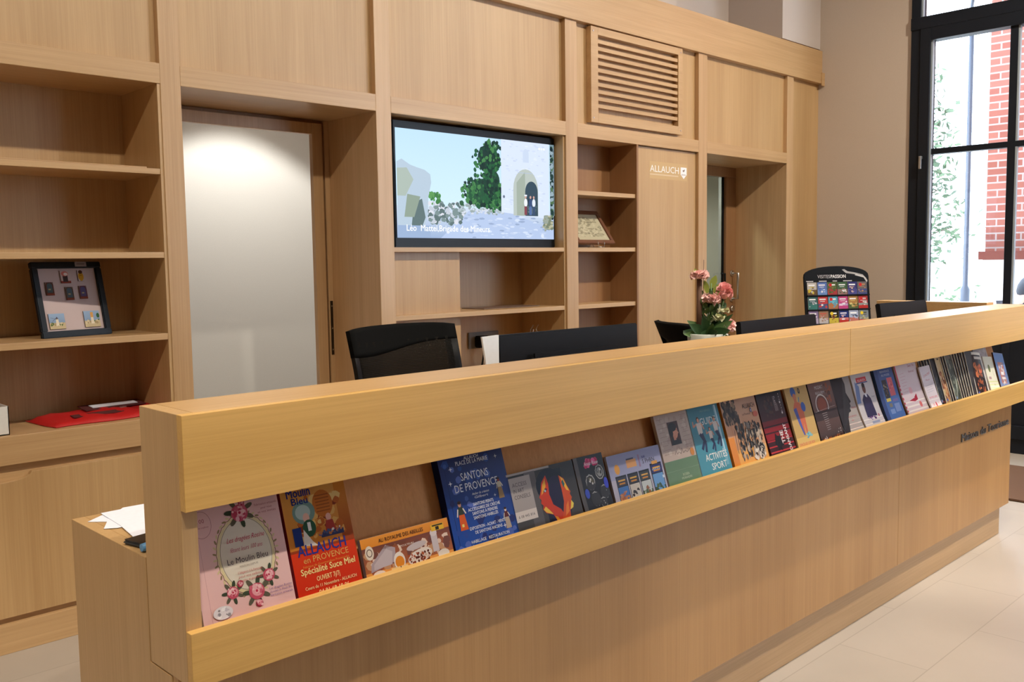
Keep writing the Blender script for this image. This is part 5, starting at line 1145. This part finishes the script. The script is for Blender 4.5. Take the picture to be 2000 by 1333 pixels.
def tree(loc, h, name_lab, seed, dens=420, r=1.0):
    rg = random.Random(seed); o = (loc[0], loc[1], -.02); t = empty('tree', o, 0, name_lab, 'tree', 'trees outside the window')
    bk = plain('tree_bark', (.20, .17, .14), .9)
    b = MB(); b.tube([(0, 0, 0), (.03, 0, h*.5), (0, .05, h*.95)], [.05, .035, .01], 8)
    tips = []
    for k in range(14):
        z = h*(.3+.045*k); a = k*2.4; q = r*.8*(1-(k/18)); e = (math.cos(a)*q, math.sin(a)*q, z+.25); b.tube([(0, 0, z), (e[0]*.5, e[1]*.5, z+.16), e], [.016, .01, .004], 6); tips.append(e)
    b.build('trunk', bk, t)
    lf = plain('pale_tree_leaf', (.085, .14, .08), .7); f = MB()
    for k in range(dens):
        e = rg.choice(tips); c = Vector((e[0]*rg.uniform(.3, 1.1)+rg.gauss(0, .12), e[1]*rg.uniform(.3, 1.1)+rg.gauss(0, .12), e[2]+rg.gauss(0, .16)))
        a = Vector((rg.gauss(0, 1), rg.gauss(0, 1), rg.gauss(0, 1))).normalized(); d = a.orthogonal().normalized(); s = rg.uniform(.04, .075)
        f.poly([c-a*s, c+d*s*.5, c+a*s, c-d*s*.5])
    f.build('foliage', lf, t)
tree((12.6, 5.15), 3.9, 'young thin-leaved tree nearest the window, left of the lamp post', 3, 1500, .85)
tree((20, 9.6), 4.6, 'paler tree further away across the open ground', 5, 900, 1.3)
def hedge():
    rg = random.Random(8)
    for k, (x, y, lab) in enumerate(((15, 5.9, 'low green shrub under the young tree outside'), (16.5, 5.75, 'low green shrub just right of the lamp post outside'), (17.5, 7.1, 'low green shrub furthest left outside'))):
        f = MB(); f.ball((0, 0, .3), .3, 10, (1.1, 1.1, .9))
        for _ in range(160):
            c = Vector((rg.gauss(0, .3), rg.gauss(0, .3), abs(rg.gauss(.35, .2)))); a = Vector((rg.gauss(0, 1), rg.gauss(0, 1), rg.gauss(0, 1))).normalized(); d = a.orthogonal().normalized(); f.poly([c-a*.06, c+d*.03, c+a*.06, c-d*.03])
        o = f.build('shrub', plain('shrub_leaf', (.05, .09, .045), .8)); o.location = (x, y, -.02); tag(o, lab, 'shrub', 'shrubs outside')
hedge()
def person():
    """stooping figure outside the window: one skinned body under a jacket"""
    o = (8.16, 2.42, .06)
    t = empty('person', o, R(-45), 'person in a dark blue jacket bending forward outside the window', 'person', kind=None)
    def skin(name, verts, edges, rad, mat, root=0, parent=t):
        me = bpy.data.meshes.new(name); me.from_pydata(verts, edges, []); ob = bpy.data.objects.new(name, me); link(ob, parent); me.materials.append(mat)
        sk = ob.modifiers.new('skin', 'SKIN'); sk.use_smooth_shade = True
        for i, r_ in enumerate(rad):
            d = me.skin_vertices[0].data[i]; d.radius = r_ if isinstance(r_, tuple) else (r_, r_); d.use_root = (i == root)
        ss = ob.modifiers.new('subsurf', 'SUBSURF'); ss.levels = ss.render_levels = 2; return ob
    SKN = plain('skin', (.55, .33, .24), .6); JKT = plain('dark_blue_jacket', (.007, .018, .038), .7, bump=.4, bscale=60); JEAN = plain('dark_trousers', (.03, .035, .05), .8)
    hip, sp, ch, nk, hd = (0, 0, .88), (.10, 0, 1.02), (.26, 0, 1.12), (.38, 0, 1.12), (.47, 0, 1.10)
    V = [hip, sp, ch, nk, hd, (.55, 0, 1.06), (0, .10, .84), (.02, .11, .46), (-.04, .11, .08), (.10, .12, .04), (0, -.10, .84), (.06, -.11, .46), (.02, -.11, .08), (.16, -.12, .04), (.27, .17, 1.08), (.36, .21, .84), (.50, .18, .66), (.27, -.17, 1.08), (.36, -.21, .84), (.50, -.18, .66)]
    E_ = [(0, 1), (1, 2), (2, 3), (3, 4), (4, 5), (0, 6), (6, 7), (7, 8), (8, 9), (0, 10), (10, 11), (11, 12), (12, 13), (2, 14), (14, 15), (15, 16), (2, 17), (17, 18), (18, 19)]
    Rr = [.13, .13, .13, .06, .09, .075, .09, .06, .045, .035, .09, .06, .045, .035, .06, .045, .033, .06, .045, .033]
    skin('body', V, E_, Rr, SKN)
    skin('jacket', [hip, sp, ch, (.34, 0, 1.13), (.27, .18, 1.08), (.36, .22, .84), (.49, .19, .67), (.27, -.18, 1.08), (.36, -.22, .84), (.49, -.19, .67)], [(0, 1), (1, 2), (2, 3), (2, 4), (4, 5), (5, 6), (2, 7), (7, 8), (8, 9)], [.155, .165, .16, .09, .085, .065, .05, .085, .065, .05], JKT)
    skin('trousers', [(-.01, 0, .86), (0, .10, .80), (.02, .11, .46), (-.04, .11, .10), (0, -.10, .80), (.06, -.11, .46), (.02, -.11, .10)], [(0, 1), (1, 2), (2, 3), (0, 4), (4, 5), (5, 6)], [.145, .11, .08, .07, .11, .08, .07], JEAN)
    b = MB(); b.ball((.50, 0, 1.13), .105, 16, (1.05, .85, .95)); b.build('hair', plain('dark_hair', (.03, .02, .015), .7), t)
    f = MB()
    for s in (-1, 1): f.ball((.575, s*.03, 1.045), .012, 8)
    f.ball((.60, 0, 1.02), .018, 8, (1, .8, 1.2)); f.ball((.57, 0, .985), .016, 8, (.6, 1.4, .5)); f.build('face', SKN, t)
    for s in (-1, 1):
        for k in range(4): MB().tube([(.50+.01*k, s*.185+(k-1.5)*.016, .65), (.515+.01*k, s*.185+(k-1.5)*.018, .60-.006*(k % 2)), (.51, s*.185+(k-1.5)*.016, .565)], [.009, .008, .006], 8).build('finger', SKN, t)
        MB().tube([(.49, s*.16, .66), (.50, s*.135, .625), (.515, s*.135, .60)], [.010, .009, .007], 8).build('thumb', SKN, t)
person()

# ------------------------------------------------------------------ ceiling downlights
nmx = ['first', 'second', 'third', 'fourth', 'fifth']
for r_, y in enumerate(LAMP_ROWS):
    for k, x in enumerate(LAMP_X):
        t = empty('ceiling_downlight', (x, y, 3.99), 0, 'round recessed ceiling downlight, %s from the left in the %s row' % (nmx[k], ('nearer the counter', 'further from the counter')[r_]), 'ceiling light', 'recessed downlights')
        MB().lathe([(.075, 0), (.082, .004), (.082, .01), (.06, .01)], seg=24).build('trim_ring', plain('white_trim', (.8, .8, .8), .4), t)
        MB().lathe([(.058, .003), (.058, .005), (.0, .005)], seg=24).build('lens', LAMPGLOW, t)
        ld = bpy.data.lights.new('downlight', 'SPOT'); ld.energy = LAMP_W*(.92 if r_ == 0 else 1.25)*(1.15, .58, .64, .85, 1.4)[k]; ld.color = (1, .905, .755); ld.spot_size = R(128 if r_ == 0 else 54); ld.spot_blend = (.9, .45)[r_]; ld.shadow_soft_size = .05
        lo = bpy.data.objects.new('downlight', ld); link(lo, t); lo.location = (0, 0, -.03); lo.rotation_euler = (R(34 if r_ == 0 else 25), 0, 0)
# spots over the back rooms; the cool one is added to brighten the glazed door
for (x, y, e, col, sz, bl) in ((2.62, 4.35, 62, (1, .97, .91), 100, .18), (5.6, 4.5, 120, (.9, .96, 1), 120, .6)):
    ld = bpy.data.lights.new('inner_spot', 'SPOT'); ld.energy = e; ld.color = col; ld.spot_size = R(sz); ld.spot_blend = bl; ld.shadow_soft_size = .06
    lo = bpy.data.objects.new('inner_spot', ld); link(lo); lo.location = (x, y, 2.66)
